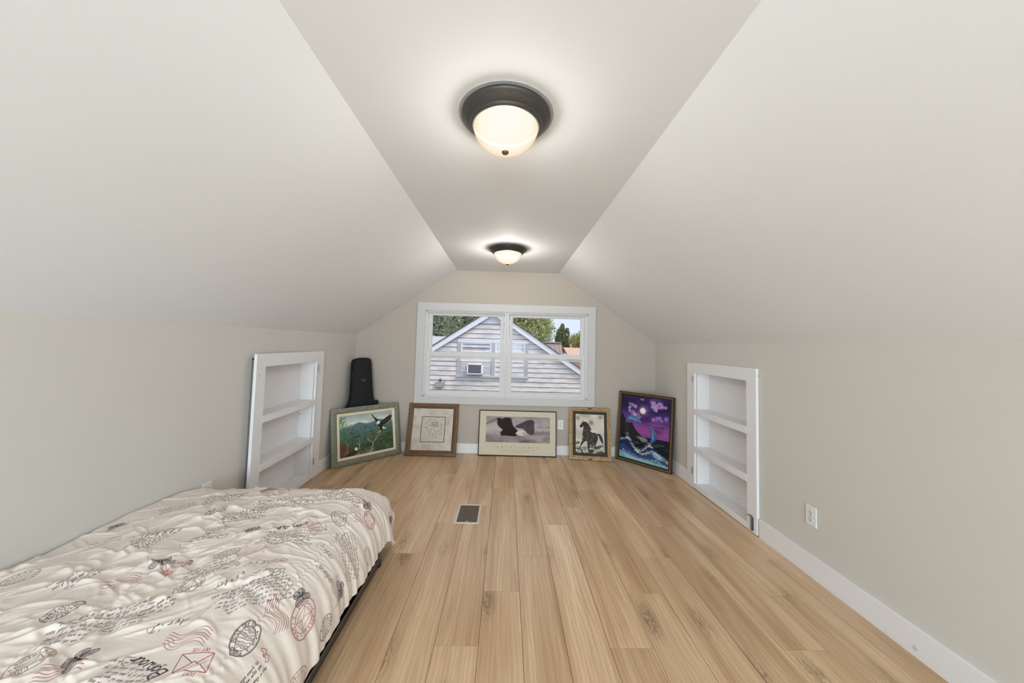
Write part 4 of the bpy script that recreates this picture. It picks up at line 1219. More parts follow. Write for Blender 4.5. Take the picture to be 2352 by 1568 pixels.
# tufts that gather folds
for (s0, t0) in ((0.80, 1.46), (0.56, 1.26), (0.60, 0.96), (0.30, 1.20), (0.24, 0.90), (0.36, 1.62), (0.88, 1.10), (0.72, 0.70)):
    d = np.hypot(S - s0, Tt - t0); th = np.arctan2(Tt - t0, S - s0)
    Hh += -0.012 * np.exp(-(d / 0.045) ** 2) + 0.0055 * np.cos(7 * th + 5 * vnoise(5, 8, int(s0 * 100), 2)) * np.exp(-((d - 0.09) / 0.07) ** 2)
# stitched seam along the top edge, with puckers running across it
sm = S - (1.035 + 0.008 * np.sin(Tt * 5))
Hh += -0.0065 * np.exp(-(sm / 0.006) ** 2) + 0.0017 * np.cos(Tt * 2 * PI / 0.021 + 6 * vnoise(4, 26, 9, 2)) * np.exp(-(sm / 0.035) ** 2)
sm2 = S - 0.52
Hh += -0.004 * np.exp(-(sm2 / 0.006) ** 2) + 0.0018 * np.cos(Tt * 2 * PI / 0.026 + 6 * vnoise(4, 26, 19, 2)) * np.exp(-(sm2 / 0.03) ** 2)
# vertical folds down the side and foot drops
da = np.clip((S - 0.98) / 0.30, 0, 1)
Hh += 0.0042 * da ** 0.8 * (np.cos(Tt * 2 * PI / 0.105 + 5 * vnoise(3, 12, 14, 2)) + 0.5 * np.cos(Tt * 2 * PI / 0.048 + 7 * vnoise(3, 14, 24, 2)))
db = np.clip((Tt - 1.93) / 0.30, 0, 1)
Hh += 0.014 * db * (np.cos(S * 2 * PI / 0.13 + 5 * vnoise(9, 4, 15, 2)))
Ppos, Rr, Ph = drape(S, Tt)
corner = np.clip(Rr / 0.30, 0, 1) * np.sin(2 * Ph) ** 2
Hh += 0.035 * corner * np.cos(Ph * 6 + 0.6)
# crown of the filling, thinner at the wall edge and the foot
Ppos[..., 2] += -0.045 * np.clip((Tt - 1.55) / 0.5, 0, 1) ** 2 * np.clip(1 - S / 0.5, 0, 1)
du = np.gradient(Ppos, axis=1); dv = np.gradient(Ppos, axis=0)
Nn = np.cross(du, dv); Nn /= np.linalg.norm(Nn, axis=-1, keepdims=True) + 1e-12
Pw = Ppos + Nn * Hh[..., None]
Pw[..., 0] = np.maximum(Pw[..., 0], XL + 0.004)
hem = 0.012 * vnoise(3, 9, 41, 2) * np.clip((S - 1.2) / 0.1, 0, 1)
Pw[..., 2] = np.maximum(Pw[..., 2] + hem, 0.030)
ROOT = np.array([-1.22, 1.10, 0.0])
verts = (Pw - ROOT).reshape(-1, 3)
idx = np.arange(NS * NT).reshape(NT, NS)
quads = np.stack([idx[:-1, :-1], idx[:-1, 1:], idx[1:, 1:], idx[1:, :-1]], -1).reshape(-1, 4)
me = bpy.data.meshes.new('bedspread')
me.vertices.add(len(verts)); me.vertices.foreach_set('co', verts.astype(np.float32).ravel())
me.loops.add(quads.size); me.loops.foreach_set('vertex_index', quads.astype(np.int32).ravel())
me.polygons.add(len(quads)); me.polygons.foreach_set('loop_start', np.arange(0, quads.size, 4, dtype=np.int32))
me.polygons.foreach_set('loop_total', np.full(len(quads), 4, np.int32))
me.update(calc_edges=True)
me.polygons.foreach_set('use_smooth', np.ones(len(quads), bool))
uv = me.uv_layers.new(name='UVMap')
uvs = np.stack([(S / SMAX).ravel(), ((Tt - TMIN) / (TMAX - TMIN)).ravel()], -1)[quads.ravel()]
uv.data.foreach_set('uv', uvs.astype(np.float32).ravel())
cloth = bpy.data.objects.new('bedspread', me); COL.objects.link(cloth)
cloth.location = ROOT
tag(cloth, 'rumpled off-white bedspread printed with postmarks and handwriting, on the bed', 'bedspread')
sd = cloth.modifiers.new('thickness', 'SOLIDIFY'); sd.thickness = 0.006; sd.offset = -1

# --- print on the cloth
PXM = 1150.0
cvs = Cv(int(SMAX * PXM), int((TMAX - TMIN) * PXM), (238, 223, 212))
n_ = cvs.fbm(30, 50, 3, 77); cvs.blend((n_ - 0.5).clip(0, 1) * 0.3, (242, 232, 224)); del n_
INK = (70, 58, 60); RED = (150, 62, 66); BRN = (132, 108, 92); GRY = (108, 98, 100)
gp = np.random.default_rng(17)
class Loc:
    """local metres -> canvas pixels, rotated about (s, t); y axis is 'up' of the print"""
    def __init__(self, s, t, deg):
        a = math.radians(deg); self.c, self.s_ = math.cos(a), math.sin(a); self.o = (s, t)
    def __call__(self, pts):
        q = np.asarray(pts, float)
        x = self.o[0] + q[:, 0] * self.c - q[:, 1] * self.s_
        y = self.o[1] + q[:, 0] * self.s_ + q[:, 1] * self.c
        return np.stack([x * PXM, (TMAX - y) * PXM], -1)
def pl(loc, pts, wd, col, al=0.9, smooth=False):
    q = loc(pts)
    if smooth: q = Cv.catmull(q)
    cvs.line(q, wd, col, al, px=True)
def ell(a, b, n=40, a0=0, a1=2 * PI):
    return [(a * math.cos(t), b * math.sin(t)) for t in np.linspace(a0, a1, n)]
def arctext(loc, txt, a, b, h, col, start, end, wd, inside=False):
    gl, tot = glyphs(txt)
    for x, st in gl:
        f_ = (x + 2) / tot
        th = start + (end - start) * f_
        px_, py_ = a * math.cos(th), b * math.sin(th)
        nx, ny = math.cos(th) / a, math.sin(th) / b
        L = math.hypot(nx, ny); nx, ny = nx / L, ny / L
        if inside: nx, ny = -nx, -ny
        tx, ty = ny, -nx
        for s in st:
            pl(loc, [(px_ + tx * (q[0] - 2) * h / 6 + nx * (q[1] - 3) * h / 6, py_ + ty * (q[0] - 2) * h / 6 + ny * (q[1] - 3) * h / 6) for q in s], wd, col)
def waves(loc, L, Hh_, col, nl=6, wd=1.7):
    for k in range(nl):
        y = (k - (nl - 1) / 2) * Hh_ / nl
        pl(loc, [(x, y + 0.10 * L * math.sin(x / L * 2 * PI * 1.3 + 0.4)) for x in np.linspace(-L / 2, L / 2, 22)], wd, col, 0.8)
def envelope(loc, w_, h_, col, wd=2.2, txt=True):
    a, b = w_ / 2, h_ / 2
    pl(loc, [(-a, -b), (a, -b), (a, b), (-a, b), (-a, -b)], wd, col)
    pl(loc, [(-a, b), (0, -b * 0.1), (a, b)], wd, col); pl(loc, [(-a, -b), (-a * 0.15, b * 0.05)], wd, col); pl(loc, [(a, -b), (a * 0.15, b * 0.05)], wd, col)
    if txt:
        for t_, y0_ in (('POST', b + 0.004), ('OFFICE', -b - 0.012)):
            gl, tot = glyphs(t_); u = 0.008 / 6
            for x, st in gl:
                for s in st: pl(loc, [((x - tot / 2 + q[0]) * u, y0_ + q[1] * u) for q in s], 1.4, col)
def oval(loc, L, col, kind):
    a, b = L / 2, L / 2 * 0.70
    wd = 2.4 if kind in ('field', 'red') else 1.7
    pl(loc, ell(a, b), wd, col); pl(loc, ell(a * 0.95, b * 0.94), wd * 0.7, col, 0.7); pl(loc, ell(a * 0.70, b * 0.62), wd * 0.8, col)
    h = L * 0.085
    ta, tb = a * 0.825, b * 0.78
    if kind == 'field':
        arctext(loc, 'FIELD POST OFFICE', ta, tb, h, col, PI * 1.12, -PI * 0.10, 1.8)
        arctext(loc, '* * * *', ta, tb, h * 0.8, col, PI * 1.25, PI * 1.80, 1.6, True)
    elif kind in ('red', 'paris'):
        arctext(loc, 'P.A.R.I.S', ta, tb, h, col, PI * 1.05, PI * 0.58, 1.8); arctext(loc, 'CONV', ta, tb, h, col, PI * 0.42, PI * 0.08, 1.8)
        arctext(loc, '* FRANCE *', ta, tb, h * 0.9, col, PI * 1.15, PI * 1.85, 1.5, True)
    else:
        arctext(loc, 'POST OFFICE', ta, tb, h, col, PI * 1.0, 0.0, 1.4); arctext(loc, 'PARIS', ta, tb, h, col, PI * 1.2, PI * 1.8, 1.4, True)
    if kind in ('red', 'paris', 'env'):
        envelope(loc, a * 0.95, b * 0.72, col, 1.6, False)
    else:
        for k in range(8):
            x0_ = (k - 3.5) / 4 * a * 0.62; hh = b * 0.60 * math.sqrt(max(0.05, 1 - (x0_ / (a * 0.70)) ** 2))
            pl(loc, [(x0_ + a * 0.05 * math.sin(v__ * 6), v__ * hh) for v__ in np.linspace(-1, 1, 12)], 1.5, col, 0.85)
def fly(loc, L, col):
    for sg in (-1, 1):
        for (cx_, cy_, a_, b_) in ((0.30, 0.20, 0.30, 0.20), (0.24, -0.20, 0.22, 0.17)):
            q = [(sg * (cx_ + a_ * math.cos(t)) * L, (cy_ + b_ * math.sin(t) + 0.3 * a_ * math.cos(t)) * L) for t in np.linspace(0, 2 * PI, 18)]
            P_ = loc(q) / [cvs.w, cvs.h]
            cvs.poly(P_, col, 0.28); pl(loc, q, 1.8, col)
            for k in range(3): pl(loc, [(sg * 0.03 * L, 0), (sg * (cx_ + a_ * 0.7 * math.cos(k - 1)) * L, (cy_ + b_ * 0.7 * math.sin(k - 1)) * L)], 1.4, col, 0.9)
    pl(loc, [(0, -0.25 * L), (0, 0.25 * L)], 4.5, col); pl(loc, [(0, 0.25 * L), (-0.1 * L, 0.42 * L)], 1.3, col); pl(loc, [(0, 0.25 * L), (0.1 * L, 0.42 * L)], 1.3, col)
def scribble(loc, x, y, h, n, col, wd):
    pts = []
    for k in range(n):
        r = gp.random()
        if r < 0.16: sh = [(0, 0), (0.35, 1.7), (0.15, 1.9), (0.25, 0.1)]
        elif r < 0.26: sh = [(0, 0.6), (0.3, 0), (0.25, -0.9), (0.0, -0.7), (0.4, 0.2)]
        elif r < 0.5: sh = [(0, 0.2), (0.3, 0.9), (-0.05, 0.6), (0.15, 0.0), (0.4, 0.3)]
        elif r < 0.8: sh = [(0, 0.0), (0.2, 0.9), (0.25, 0.05), (0.42, 0.85), (0.45, 0.05)]
        else: sh = [(0, 0.1), (0.2, 0.85), (0.3, 0.0)]
        for (u, v_) in sh: pts.append((x + (u + 0.35 * v_) * h, y + (v_ + gp.normal(0, 0.06)) * h))
        x += gp.uniform(0.45, 0.62) * h
    pl(loc, pts, wd, col, 0.78)
    return x
def para(loc, L, Hp, col, h=0.0052):
    nl = max(2, int(Hp / 0.0148))
    for k in range(nl):
        y = (nl / 2 - k) * 0.0148 + gp.normal(0, 0.0008)
        x = -L / 2 + gp.uniform(0, 0.02); xe = L / 2 - gp.uniform(0, 0.03)
        while x < xe:
            x = scribble(loc, x, y, h * gp.uniform(0.8, 1.15), int(gp.integers(2, 8)), col, 1.25) + h * 1.0
def word(loc, txt, L, col, wd):
    gl, tot = glyphs(txt, 5.6); u = L / tot
    for x, st in gl:
        for s in st:
            q = [((x + v_[0] + 0.45 * v_[1]) * u - L / 2 - u, (v_[1] - 2) * u * 1.25) for v_ in s]
            pl(loc, q, wd, col, 0.92, len(q) > 3)
    pl(loc, [(L * 0.42, -u), (L * 0.58, u * 1.5), (L * 0.5, u * 5), (L * 0.36, u * 5.5)], 1.6, col, 0.8, True)
FEAT = [
('oval_field',1.032,0.956,-79.51,0.110), ('oval_red',1.140,1.132,-73.14,0.138), ('word_Bonjour',0.862,0.818,-17.10,0.163), ('env_red',0.968,0.844,21.04,0.056), ('wave_red',0.892,0.900,14.53,0.112), ('oval_brown_paris',0.720,1.096,64.65,0.084), ('oval_red2',0.568,1.204,53.13,0.100), ('fly',0.500,1.224,48.01,0.054), ('oval_dark_wave',0.440,0.980,63.43,0.089), ('para',0.600,0.948,28.44,0.218), ('word_Avril',0.800,0.944,28.07,0.068), ('para',0.300,1.124,75.96,0.132), ('wave_red',0.464,1.116,29.74,0.097), ('oval_brown',0.116,1.120,66.04,0.079), ('oval_brown_france',0.572,0.808,68.20,0.086), ('wave_red',0.672,0.792,28.81,0.091), ('fly',0.680,0.820,73.30,0.042), ('para',0.844,0.792,0.00,0.160), ('para',0.308,1.376,76.33,0.152), ('word_adore',0.500,1.384,54.46,0.069), ('fly',0.060,1.468,60.95,0.041), ('wave_red',0.152,1.344,45.00,0.068), ('oval_dark_wave2',0.376,1.628,52.13,0.091), ('oval_red2',0.524,1.852,68.50,0.142), ('fly',0.448,1.880,66.37,0.070), ('word_Bonjour',0.812,1.504,16.50,0.113), ('env_red',0.932,1.512,39.81,0.062), ('wave_red',0.868,1.548,32.01,0.075), ('oval_brown_post',0.700,1.284,48.81,0.085), ('wave_red',0.788,1.308,19.29,0.085), ('fly',0.664,1.456,71.57,0.038), ('oval_dark_wave3',0.980,1.628,-49.40,0.111), ('oval_red3',1.108,1.760,-49.64,0.105), ('fly',1.048,1.836,-57.26,0.067), ('wave_red',1.032,1.732,-48.65,0.133), ('para',1.148,1.512,-32.23,0.218), ('word_amis',1.040,1.404,-26.57,0.072), ('word_adore',1.100,1.316,-2.86,0.080), ('para',0.944,1.108,49.29,0.227), ('word_ville',0.836,1.128,55.01,0.049), ('word_adore',0.928,1.188,31.76,0.099), ('word_Paris',0.868,1.232,27.76,0.086), ('heart',0.928,1.260,51.34,0.026), ('wave_red',1.056,1.072,-29.25,0.115), ('fly',1.080,1.172,81.25,0.053), ('fly',1.204,1.356,-24.78,0.057), ('wave_dark',1.188,1.328,-15.64,0.104), ('heart',1.112,0.964,-15.95,0.029), ('para',1.112,0.908,87.40,0.088), ('oval_brown',1.272,1.044,77.01,0.053), ('oval_dark',1.244,1.216,110.56,0.068), ('oval_brown_post',1.228,1.624,-11.89,0.078), ('wave_red',1.172,2.056,15.07,0.108), ('fly',1.180,2.052,12.99,0.053), ('para',0.652,1.728,22.62,0.260), ('para',0.296,1.776,26.00,0.182), ('para',0.540,1.592,24.34,0.184), ('para',0.896,1.828,3.01,0.228), ('word_adore',0.820,1.888,-22.71,0.186), ('para',0.860,1.428,8.58,0.214), ('oval_brown',0.528,1.448,40.60,0.074), ('word_amis',0.532,1.380,15.26,0.137), ('para',0.712,1.208,37.75,0.157), ('para',0.704,1.008,57.99,0.075), ('para',0.164,1.648,45.00,0.147), ('para',0.256,1.408,51.71,0.097),
]
for (k, s, t, deg, L) in FEAT:
    loc = Loc(s, t, deg + 180)
    kind, *sub = k.split('_'); sub = '_'.join(sub)
    if kind == 'para': para(loc, L * 1.05, max(0.05, min(0.13, L * 0.62)), INK if gp.random() < 0.6 else GRY)
    elif kind == 'word': word(loc, sub, 0.125 if sub == 'Bonjour' else max(0.08, L), (52, 44, 46) if sub == 'Bonjour' else GRY, 4.2 if sub == 'Bonjour' else 2.6)
    elif kind == 'oval': oval(loc, max(0.085, min(L, 0.14)), RED if 'red' in sub else BRN if 'brown' in sub else INK, 'field' if sub == 'field' else 'red' if 'red' in sub else 'paris' if 'paris' in sub or 'france' in sub else 'plain')
    elif kind == 'env': envelope(loc, 0.075, 0.052, RED)
    elif kind == 'wave': waves(loc, max(0.085, min(L, 0.13)), 0.055, RED if sub == 'red' else INK)
    elif kind == 'fly': fly(loc, max(0.05, min(L, 0.065)) * 1.1, (54, 44, 48))
    elif kind == 'heart':
        for dx in (-0.008, 0.010):
            pl(loc, [(dx, -0.010), (dx - 0.011, 0.002), (dx - 0.008, 0.010), (dx, 0.005), (dx + 0.008, 0.010), (dx + 0.011, 0.002), (dx, -0.010)], 2.0, RED, 0.9, True)
# the same print goes on beyond the part in view
for _ in range(16):
    s, t = gp.uniform(0.1, 1.2), gp.uniform(0.0, 0.62)
    q = gp.integers(4); loc = Loc(s, t, gp.uniform(150, 250))
    if q == 0: para(loc, 0.18, 0.10, INK)
    elif q == 1: oval(loc, 0.11, BRN, 'paris')
    elif q == 2: waves(loc, 0.11, 0.055, RED)
    else: fly(loc, 0.06, (54, 44, 48))
g = N('printed_cotton')
t_ = g.n('ShaderNodeTexImage'); t_.image = cvs.image('postmark_print')
tc = g.n('ShaderNodeTexCoord'); g.l(tc.outputs['UV'], t_.inputs[0])
g.col(t_.outputs[0]); g.setb(Roughness=0.7, Specular_IOR_Level=0.25, Sheen_Weight=0.1)
v = g.coords('Object'); mpv = g.n('ShaderNodeMapping'); mpv.inputs['Scale'].default_value = (14, 40, 20); g.l(v, mpv.inputs[0])
g.bump(g.noise(mpv.outputs[0], 1.0, 4, 0.6, 0.6), 0.35, 0.006)
me.materials.append(g.m)
del cvs

# ------------------------------------------------------------------ outside
GZ = -2.7
g = N('lawn'); v = g.coords(); g.col(g.mix(g.noise(v, 3, 4), s2l((86, 108, 60)), s2l((120, 134, 84)))); g.setb(Roughness=0.95)
gd = struct(B().box(-60, 60, 4.45, 120, GZ - 0.3, GZ).obj('ground', g.m))
g = N('weathered_white_siding')
v = g.coords('Object', (1.2, 1, 5)); n1 = g.noise(v, 2.0, 4, 0.6)
g.col(g.mix(g.ramp(n1, [(0.42, 0.0), (0.68, 1.0)]), s2l((218, 212, 210)), s2l((184, 178, 177)))); g.setb(Roughness=0.6)
M_SIDE = g.m
M_HWHITE = plain('house_white_trim', s2l((228, 228, 232)), 0.5, var=0.03, nscale=3)
M_HGREY = plain('house_greyed_trim', s2l((172, 171, 177)), 0.6, var=0.08, nscale=3)
M_SHINGLE = plain('dark_shingles', s2l((82, 80, 82)), 0.9, var=0.2, nscale=30)
HY = 10.5
hs = thing('neighbour_house', 'white clapboard house gable with twin window seen through the far window', 'house', (-0.42, HY, GZ))
AX, AZ, SLP = -0.42, 2.36, 0.655
def hp(m, nm, mat, parent=None, **kw):
    o = m.obj(nm, mat, parent or hs, off=tuple(hs.location), **kw)
    return o
HW = 4.6
def half_at(z): return (AZ - z) / SLP
# core wall behind the boards, coloured dark as painted shade in their gaps
hp(B().prism([(AX - HW, GZ), (AX + HW, GZ), (AX + HW, AZ - HW * SLP - 0.02), (AX, AZ - 0.06), (AX - HW, AZ - HW * SLP - 0.02)], HY + 0.03, HY + 8), 'wall_core', plain('grey_gap_shade', s2l((120, 118, 120)), 0.9))
pitch = 0.1438
zb = 1.893                                                          # bottom of the vent
nb = 18
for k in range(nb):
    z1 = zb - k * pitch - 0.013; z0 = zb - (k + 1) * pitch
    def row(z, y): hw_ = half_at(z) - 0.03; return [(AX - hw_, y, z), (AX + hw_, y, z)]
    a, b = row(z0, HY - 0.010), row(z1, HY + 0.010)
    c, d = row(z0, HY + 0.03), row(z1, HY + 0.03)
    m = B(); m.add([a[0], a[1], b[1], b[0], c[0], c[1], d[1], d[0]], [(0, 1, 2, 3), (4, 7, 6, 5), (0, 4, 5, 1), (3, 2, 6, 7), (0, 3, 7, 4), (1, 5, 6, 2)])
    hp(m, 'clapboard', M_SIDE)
# triangular louvred vent
vt = B(); z0, z1 = zb, AZ - 0.05
vt.prism([(AX - half_at(z0) + 0.05, z0), (AX + half_at(z0) - 0.05, z0), (AX, z1)], HY + 0.012, HY + 0.03)
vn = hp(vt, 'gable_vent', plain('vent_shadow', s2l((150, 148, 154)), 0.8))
hp(B().box(AX - half_at(z0) + 0.05, AX + half_at(z0) - 0.05, HY - 0.010, HY + 0.012, z0 - 0.004, z0 + 0.020), 'vent_sill', M_HGREY, vn)
for sg in (-1, 1):
    m = B(); m.prism([(AX + sg * (half_at(z0) - 0.04), z0), (AX + sg * (half_at(z0) - 0.16), z0), (AX, AZ - 0.17), (AX, AZ - 0.06)], HY - 0.008, HY + 0.012)
    hp(m, 'vent_frame', M_HWHITE, vn)
for k in range(8):
    z = z0 + 0.030 + k * 0.044; hw_ = half_at(z) - 0.20
    if hw_ < 0.03: break
    m = B(); m.add([(AX - hw_, HY - 0.006, z), (AX + hw_, HY - 0.006, z), (AX + hw_ - 0.03, HY + 0.012, z + 0.036), (AX - hw_ + 0.03, HY + 0.012, z + 0.036)], [(0, 1, 2, 3)])
    m.add([(AX - hw_, HY - 0.006, z), (AX + hw_, HY - 0.006, z), (AX + hw_, HY + 0.012, z), (AX - hw_, HY + 0.012, z)], [(0, 3, 2, 1)])
    hp(m, 'vent_slat', M_HWHITE, vn)
# rakes, roof
for sg in (-1, 1):
    e = HW + 0.35
    A0, B0 = (AX, AZ), (AX + sg * e, AZ - e * SLP)
    m = B(); m.prism([A0, B0, (B0[0], B0[1] - 0.175), (A0[0], A0[1] - 0.175)], HY - 0.09, HY - 0.06); hp(m, 'rake_board', M_HWHITE)
    m = B(); m.prism([(A0[0], A0[1] - 0.04), (B0[0], B0[1] - 0.04), (B0[0], B0[1] - 0.07), (A0[0], A0[1] - 0.07)], HY - 0.06, HY + 0.03); hp(m, 'soffit', M_HGREY)
    m = B(); m.prism([A0, B0, (B0[0], B0[1] + 0.03), (A0[0], A0[1] + 0.03)], HY - 0.12, HY + 8.2); hp(m, 'roof_slope', M_SHINGLE)
# twin window
M_CURT = plain('pale_curtain', s2l((188, 188, 196)), 0.9, var=0.05, nscale=4)
M_HGLASS = g_ = None
gg = N('house_glass'); tr = gg.n('ShaderNodeBsdfTransparent'); tr.inputs[0].default_value = (0.86, 0.87, 0.92, 1)
gl = gg.n('ShaderNodeBsdfGlossy'); gl.inputs['Roughness'].default_value = 0.05
ms = gg.n('ShaderNodeMixShader'); ms.inputs[0].default_value = 0.02
gg.l(tr.outputs[0], ms.inputs[1]); gg.l(gl.outputs[0], ms.inputs[2]); gg.l(ms.outputs[0], gg.out.inputs[0]); M_HGLASS = gg.m
wx0, wx1, wz0, wz1 = -1.472, 0.680, 0.247, 1.392
wn = hp(B().box(wx0, wx1, HY - 0.028, HY + 0.029, wz1 - 0.062, wz1), 'twin_window', M_HWHITE)
for (a, b) in ((wx0, wx0 + 0.105), (wx1 - 0.095, wx1), (-0.436, -0.334)):
    hp(B().box(a, b, HY - 0.028, HY + 0.029, wz0 + 0.03, wz1 - 0.062), 'casing_post', M_HGREY, wn)
hp(B().prism([(HY - 0.060, wz0 + 0.06), (HY + 0.029, wz0 + 0.115), (HY + 0.029, wz0), (HY - 0.060, wz0 + 0.02)], wx0 - 0.02, wx1 + 0.02, 'x'), 'sill', M_HGREY, wn)
hp(B().box(wx0 - 0.015, wx1 + 0.015, HY - 0.036, HY + 0.029, wz1, wz1 + 0.018), 'drip_cap', M_HWHITE, wn)
for (a, b, ac) in ((wx0 + 0.105, -0.436, True), (-0.334, wx1 - 0.095, False)):
    for (z0_, z1_, yy) in ((0.86, wz1 - 0.062, HY - 0.012), (wz0 + 0.10, 0.86, HY + 0.004)):
        lift = 0.36 if (ac and z0_ < 0.5) else 0.0
        if lift: z0_ = 0.79
        m = B(); s_ = 0.045
        m.box(a, a + s_, yy, yy + 0.02, z0_, z1_); m.box(b - s_, b, yy, yy + 0.02, z0_, z1_)
        m.box(a + s_, b - s_, yy, yy + 0.02, z1_ - s_, z1_); m.box(a + s_, b - s_, yy, yy + 0.02, z0_, z0_ + s_ * 0.8)
        hp(m, 'house_sash', M_HWHITE, wn)
        if not lift: hp(B().box(a + s_, b - s_, yy + 0.010, yy + 0.013, z0_ + s_ * 0.8, z1_ - s_), 'pane', M_HGLASS, wn)
    m = B(); n_ = 60; vs = []; fs = []
    for i in range(n_ + 1):
        x = a + (b - a) * i / n_; y = HY + 0.024 + 0.005 * math.sin(i * 0.9) * (0.4 if ac else 1)
        zt_ = wz1 - (0.115 if ac else 0.065) - (0.012 * math.sin(i * 0.35) if ac else 0)
        vs += [(x, y, wz0 + 0.1), (x, y, zt_)]
    for i in range(n_): fs.append((2 * i, 2 * i + 2, 2 * i + 3, 2 * i + 1))
    hp(m.add(vs, fs), 'curtain', M_CURT, wn, smooth=80, fix=False)
# window air conditioner with accordion side panels
ac = thing('air_conditioner', 'white window air conditioner in the left half of the neighbour window', 'air conditioner', (-0.914, HY, 0.36))
aw, ah = 0.232, 0.150
zc = 0.528
def ap(m, nm, mat, **kw): return m.obj(nm, mat, ac, off=tuple(ac.location), **kw)
m = B(); x0, x1, z0, z1 = -0.914 - aw, -0.914 + aw, zc - ah, zc + ah
for (a, b, c, d) in ((x0, x1, z1 - 0.022, z1), (x0, x1, z0, z0 + 0.022), (x0, x0 + 0.030, z0, z1), (x1 - 0.045, x1, z0, z1)):
    m.box(a, b, HY - 0.20, HY - 0.012, c, d)
ap(m, 'casing', plain('white_appliance', s2l((238, 238, 240)), 0.4, var=0.02), bevel=0.006)
ap(B().box(x0 + 0.02, x1 - 0.03, HY - 0.185, HY - 0.03, z0 + 0.02, z1 - 0.02), 'coil', plain('dark_coil', s2l((92, 90, 104)), 0.6, var=0.25, nscale=26))
m = B()
for k in range(22):
    xx = x0 + 0.034 + k * (2 * aw - 0.085) / 21
    m.box(xx - 0.003, xx + 0.003, HY - 0.192, HY - 0.185, z0 + 0.022, z1 - 0.022)
stuff(ap(m, 'coil_fins', plain('grey_fins', s2l((128, 126, 140)), 0.5)))
for (a, b) in ((wx0 + 0.105 + 0.01, x0), (x1, -0.436 - 0.01)):
    m = B(); k = 10; poly = []
    for i in range(k + 1): poly.append((a + (b - a) * i / k, HY - 0.010 + (0.006 if i % 2 else 0)))
    poly += [(b, HY + 0.010), (a, HY + 0.010)]
    ap(m.prism(poly, z0, z1 + 0.02, 'z'), 'side_panel', M_CURT)
# security light / box on the wall
M_BOX = plain('grey_metal_box', s2l((146, 146, 144)), 0.5, 0.3, var=0.1)
lb = thing('wall_floodlight', 'grey wall floodlight with sensor knob on the clapboards', 'light', (-1.975, HY, 0.03))
def lp(m, nm, mat, **kw): return m.obj(nm, mat, lb, off=tuple(lb.location), **kw)
lp(B().prism([(HY - 0.14, -0.045), (HY - 0.004, -0.030), (HY - 0.004, 0.090), (HY - 0.10, 0.092)], -2.105, -1.848, 'x'), 'housing', M_BOX, bevel=0.006)
lp(B().box(-2.09, -1.865, HY - 0.13, HY - 0.02, -0.056, -0.043), 'lens', plain('dark_lens', s2l((92, 92, 90)), 0.3))
m = B(); m.tube([(-1.955, HY - 0.004, 0.12), (-1.955, HY - 0.05, 0.12), (-1.955, HY - 0.06, 0.10)], 0.016, 10)
m.lathe([(0.0, 0.17), (0.025, 0.168), (0.038, 0.150), (0.036, 0.120), (0.022, 0.105), (0.0, 0.100)], 16, (-1.955, HY - 0.05, 0.035), cap=False)
lp(m, 'sensor', plain('dark_sensor', s2l((92, 90, 88)), 0.5), smooth=50)
lp(B().tube([(-1.86, HY - 0.02, 0.10), (-1.83, HY - 0.03, 0.135), (-1.80, HY - 0.03, 0.10)], 0.009, 8), 'bracket', M_BOX)

# --- other roofs
def roof_house(name, label, x0, x1, y0, y1, zr, ze, mat, wall, seams=0, ridge_axis='x', cap=None):
    cx, cy = (x0 + x1) / 2, (y0 + y1) / 2
    t = thing(name, label, 'building', (cx, cy, GZ))
    def q(m, nm, mt, **kw): return m.obj(nm, mt, t, off=(cx, cy, GZ), **kw)
    q(B().box(x0 + 0.25, x1 - 0.25, y0 + 0.3, y1 - 0.3, GZ, ze + 0.02), 'wall', wall)
    for (xa, xb) in ((x0 + 0.25, x0 + 0.35), (x1 - 0.35, x1 - 0.25)):
        q(B().prism([(y0 + 0.3, ze), (y1 - 0.3, ze), (cy, zr - 0.12)], xa, xb, 'x'), 'gable_wall', wall)
    rf = None
    for (ya, yb) in ((y0, cy), (y1, cy)):
        m = B(); m.prism([(ya, ze - 0.05), (yb, zr), (yb, zr - 0.10), (ya, ze - 0.15)], x0, x1, 'x')
        r_ = q(m, 'roof_slope', mat)
        rf = rf or r_
    if seams:
        for k in range(seams):
            xx = x0 + (x1 - x0) * (k + 0.5) / seams
            m = B(); m.prism([(y0, ze - 0.05), (cy, zr), (cy, zr + 0.03), (y0, ze - 0.02)], xx - 0.015, xx + 0.015, 'x'); o = q(m, 'roof_seam', mat); o.parent = rf
    if cap: q(B().box(x0 - 0.05, x1 + 0.05, cy - 0.15, cy + 0.15, zr - 0.02, zr + 0.06), 'ridge_cap', cap)
    return t
M_BRNROOF = plain('brown_metal_roof', s2l((150, 132, 134)), 0.5, var=0.04, nscale=3)
M_CAP = plain('grey_ridge_cap', s2l((158, 150, 148)), 0.5)
M_TAN = plain('tan_wall', s2l((186, 170, 158)), 0.8)
M_PINKROOF = plain('pink_shingle_roof', s2l((198, 168, 156)), 0.9, var=0.08, nscale=12)
M_GREYROOF = plain('pale_grey_roof', s2l((176, 182, 188)), 0.9, var=0.08, nscale=12)
M_REDROOF = plain('red_roof', s2l((204, 132, 130)), 0.9, var=0.06)
M_OFFW = plain('offwhite_wall', s2l((226, 218, 210)), 0.8)
roof_house('garage', 'outbuilding with brown standing seam metal roof right of the gable', 0.8, 3.33, 18.9, 23.3, 1.45, 0.15, M_BRNROOF, M_TAN, 10, cap=M_CAP)
roof_house('distant_house', 'low distant house with pale pink roof at the right', 7.6, 15.5, 42, 49, 1.06, 0.20, M_PINKROOF, plain('dark_pink_wall', s2l((176, 150, 146)), 0.8))
roof_house('distant_house', 'small distant house with tan roof and bright gable above the pink roof', 10.7, 12.5, 64.5, 68, 1.60, 0.55, M_PINKROOF, M_OFFW)
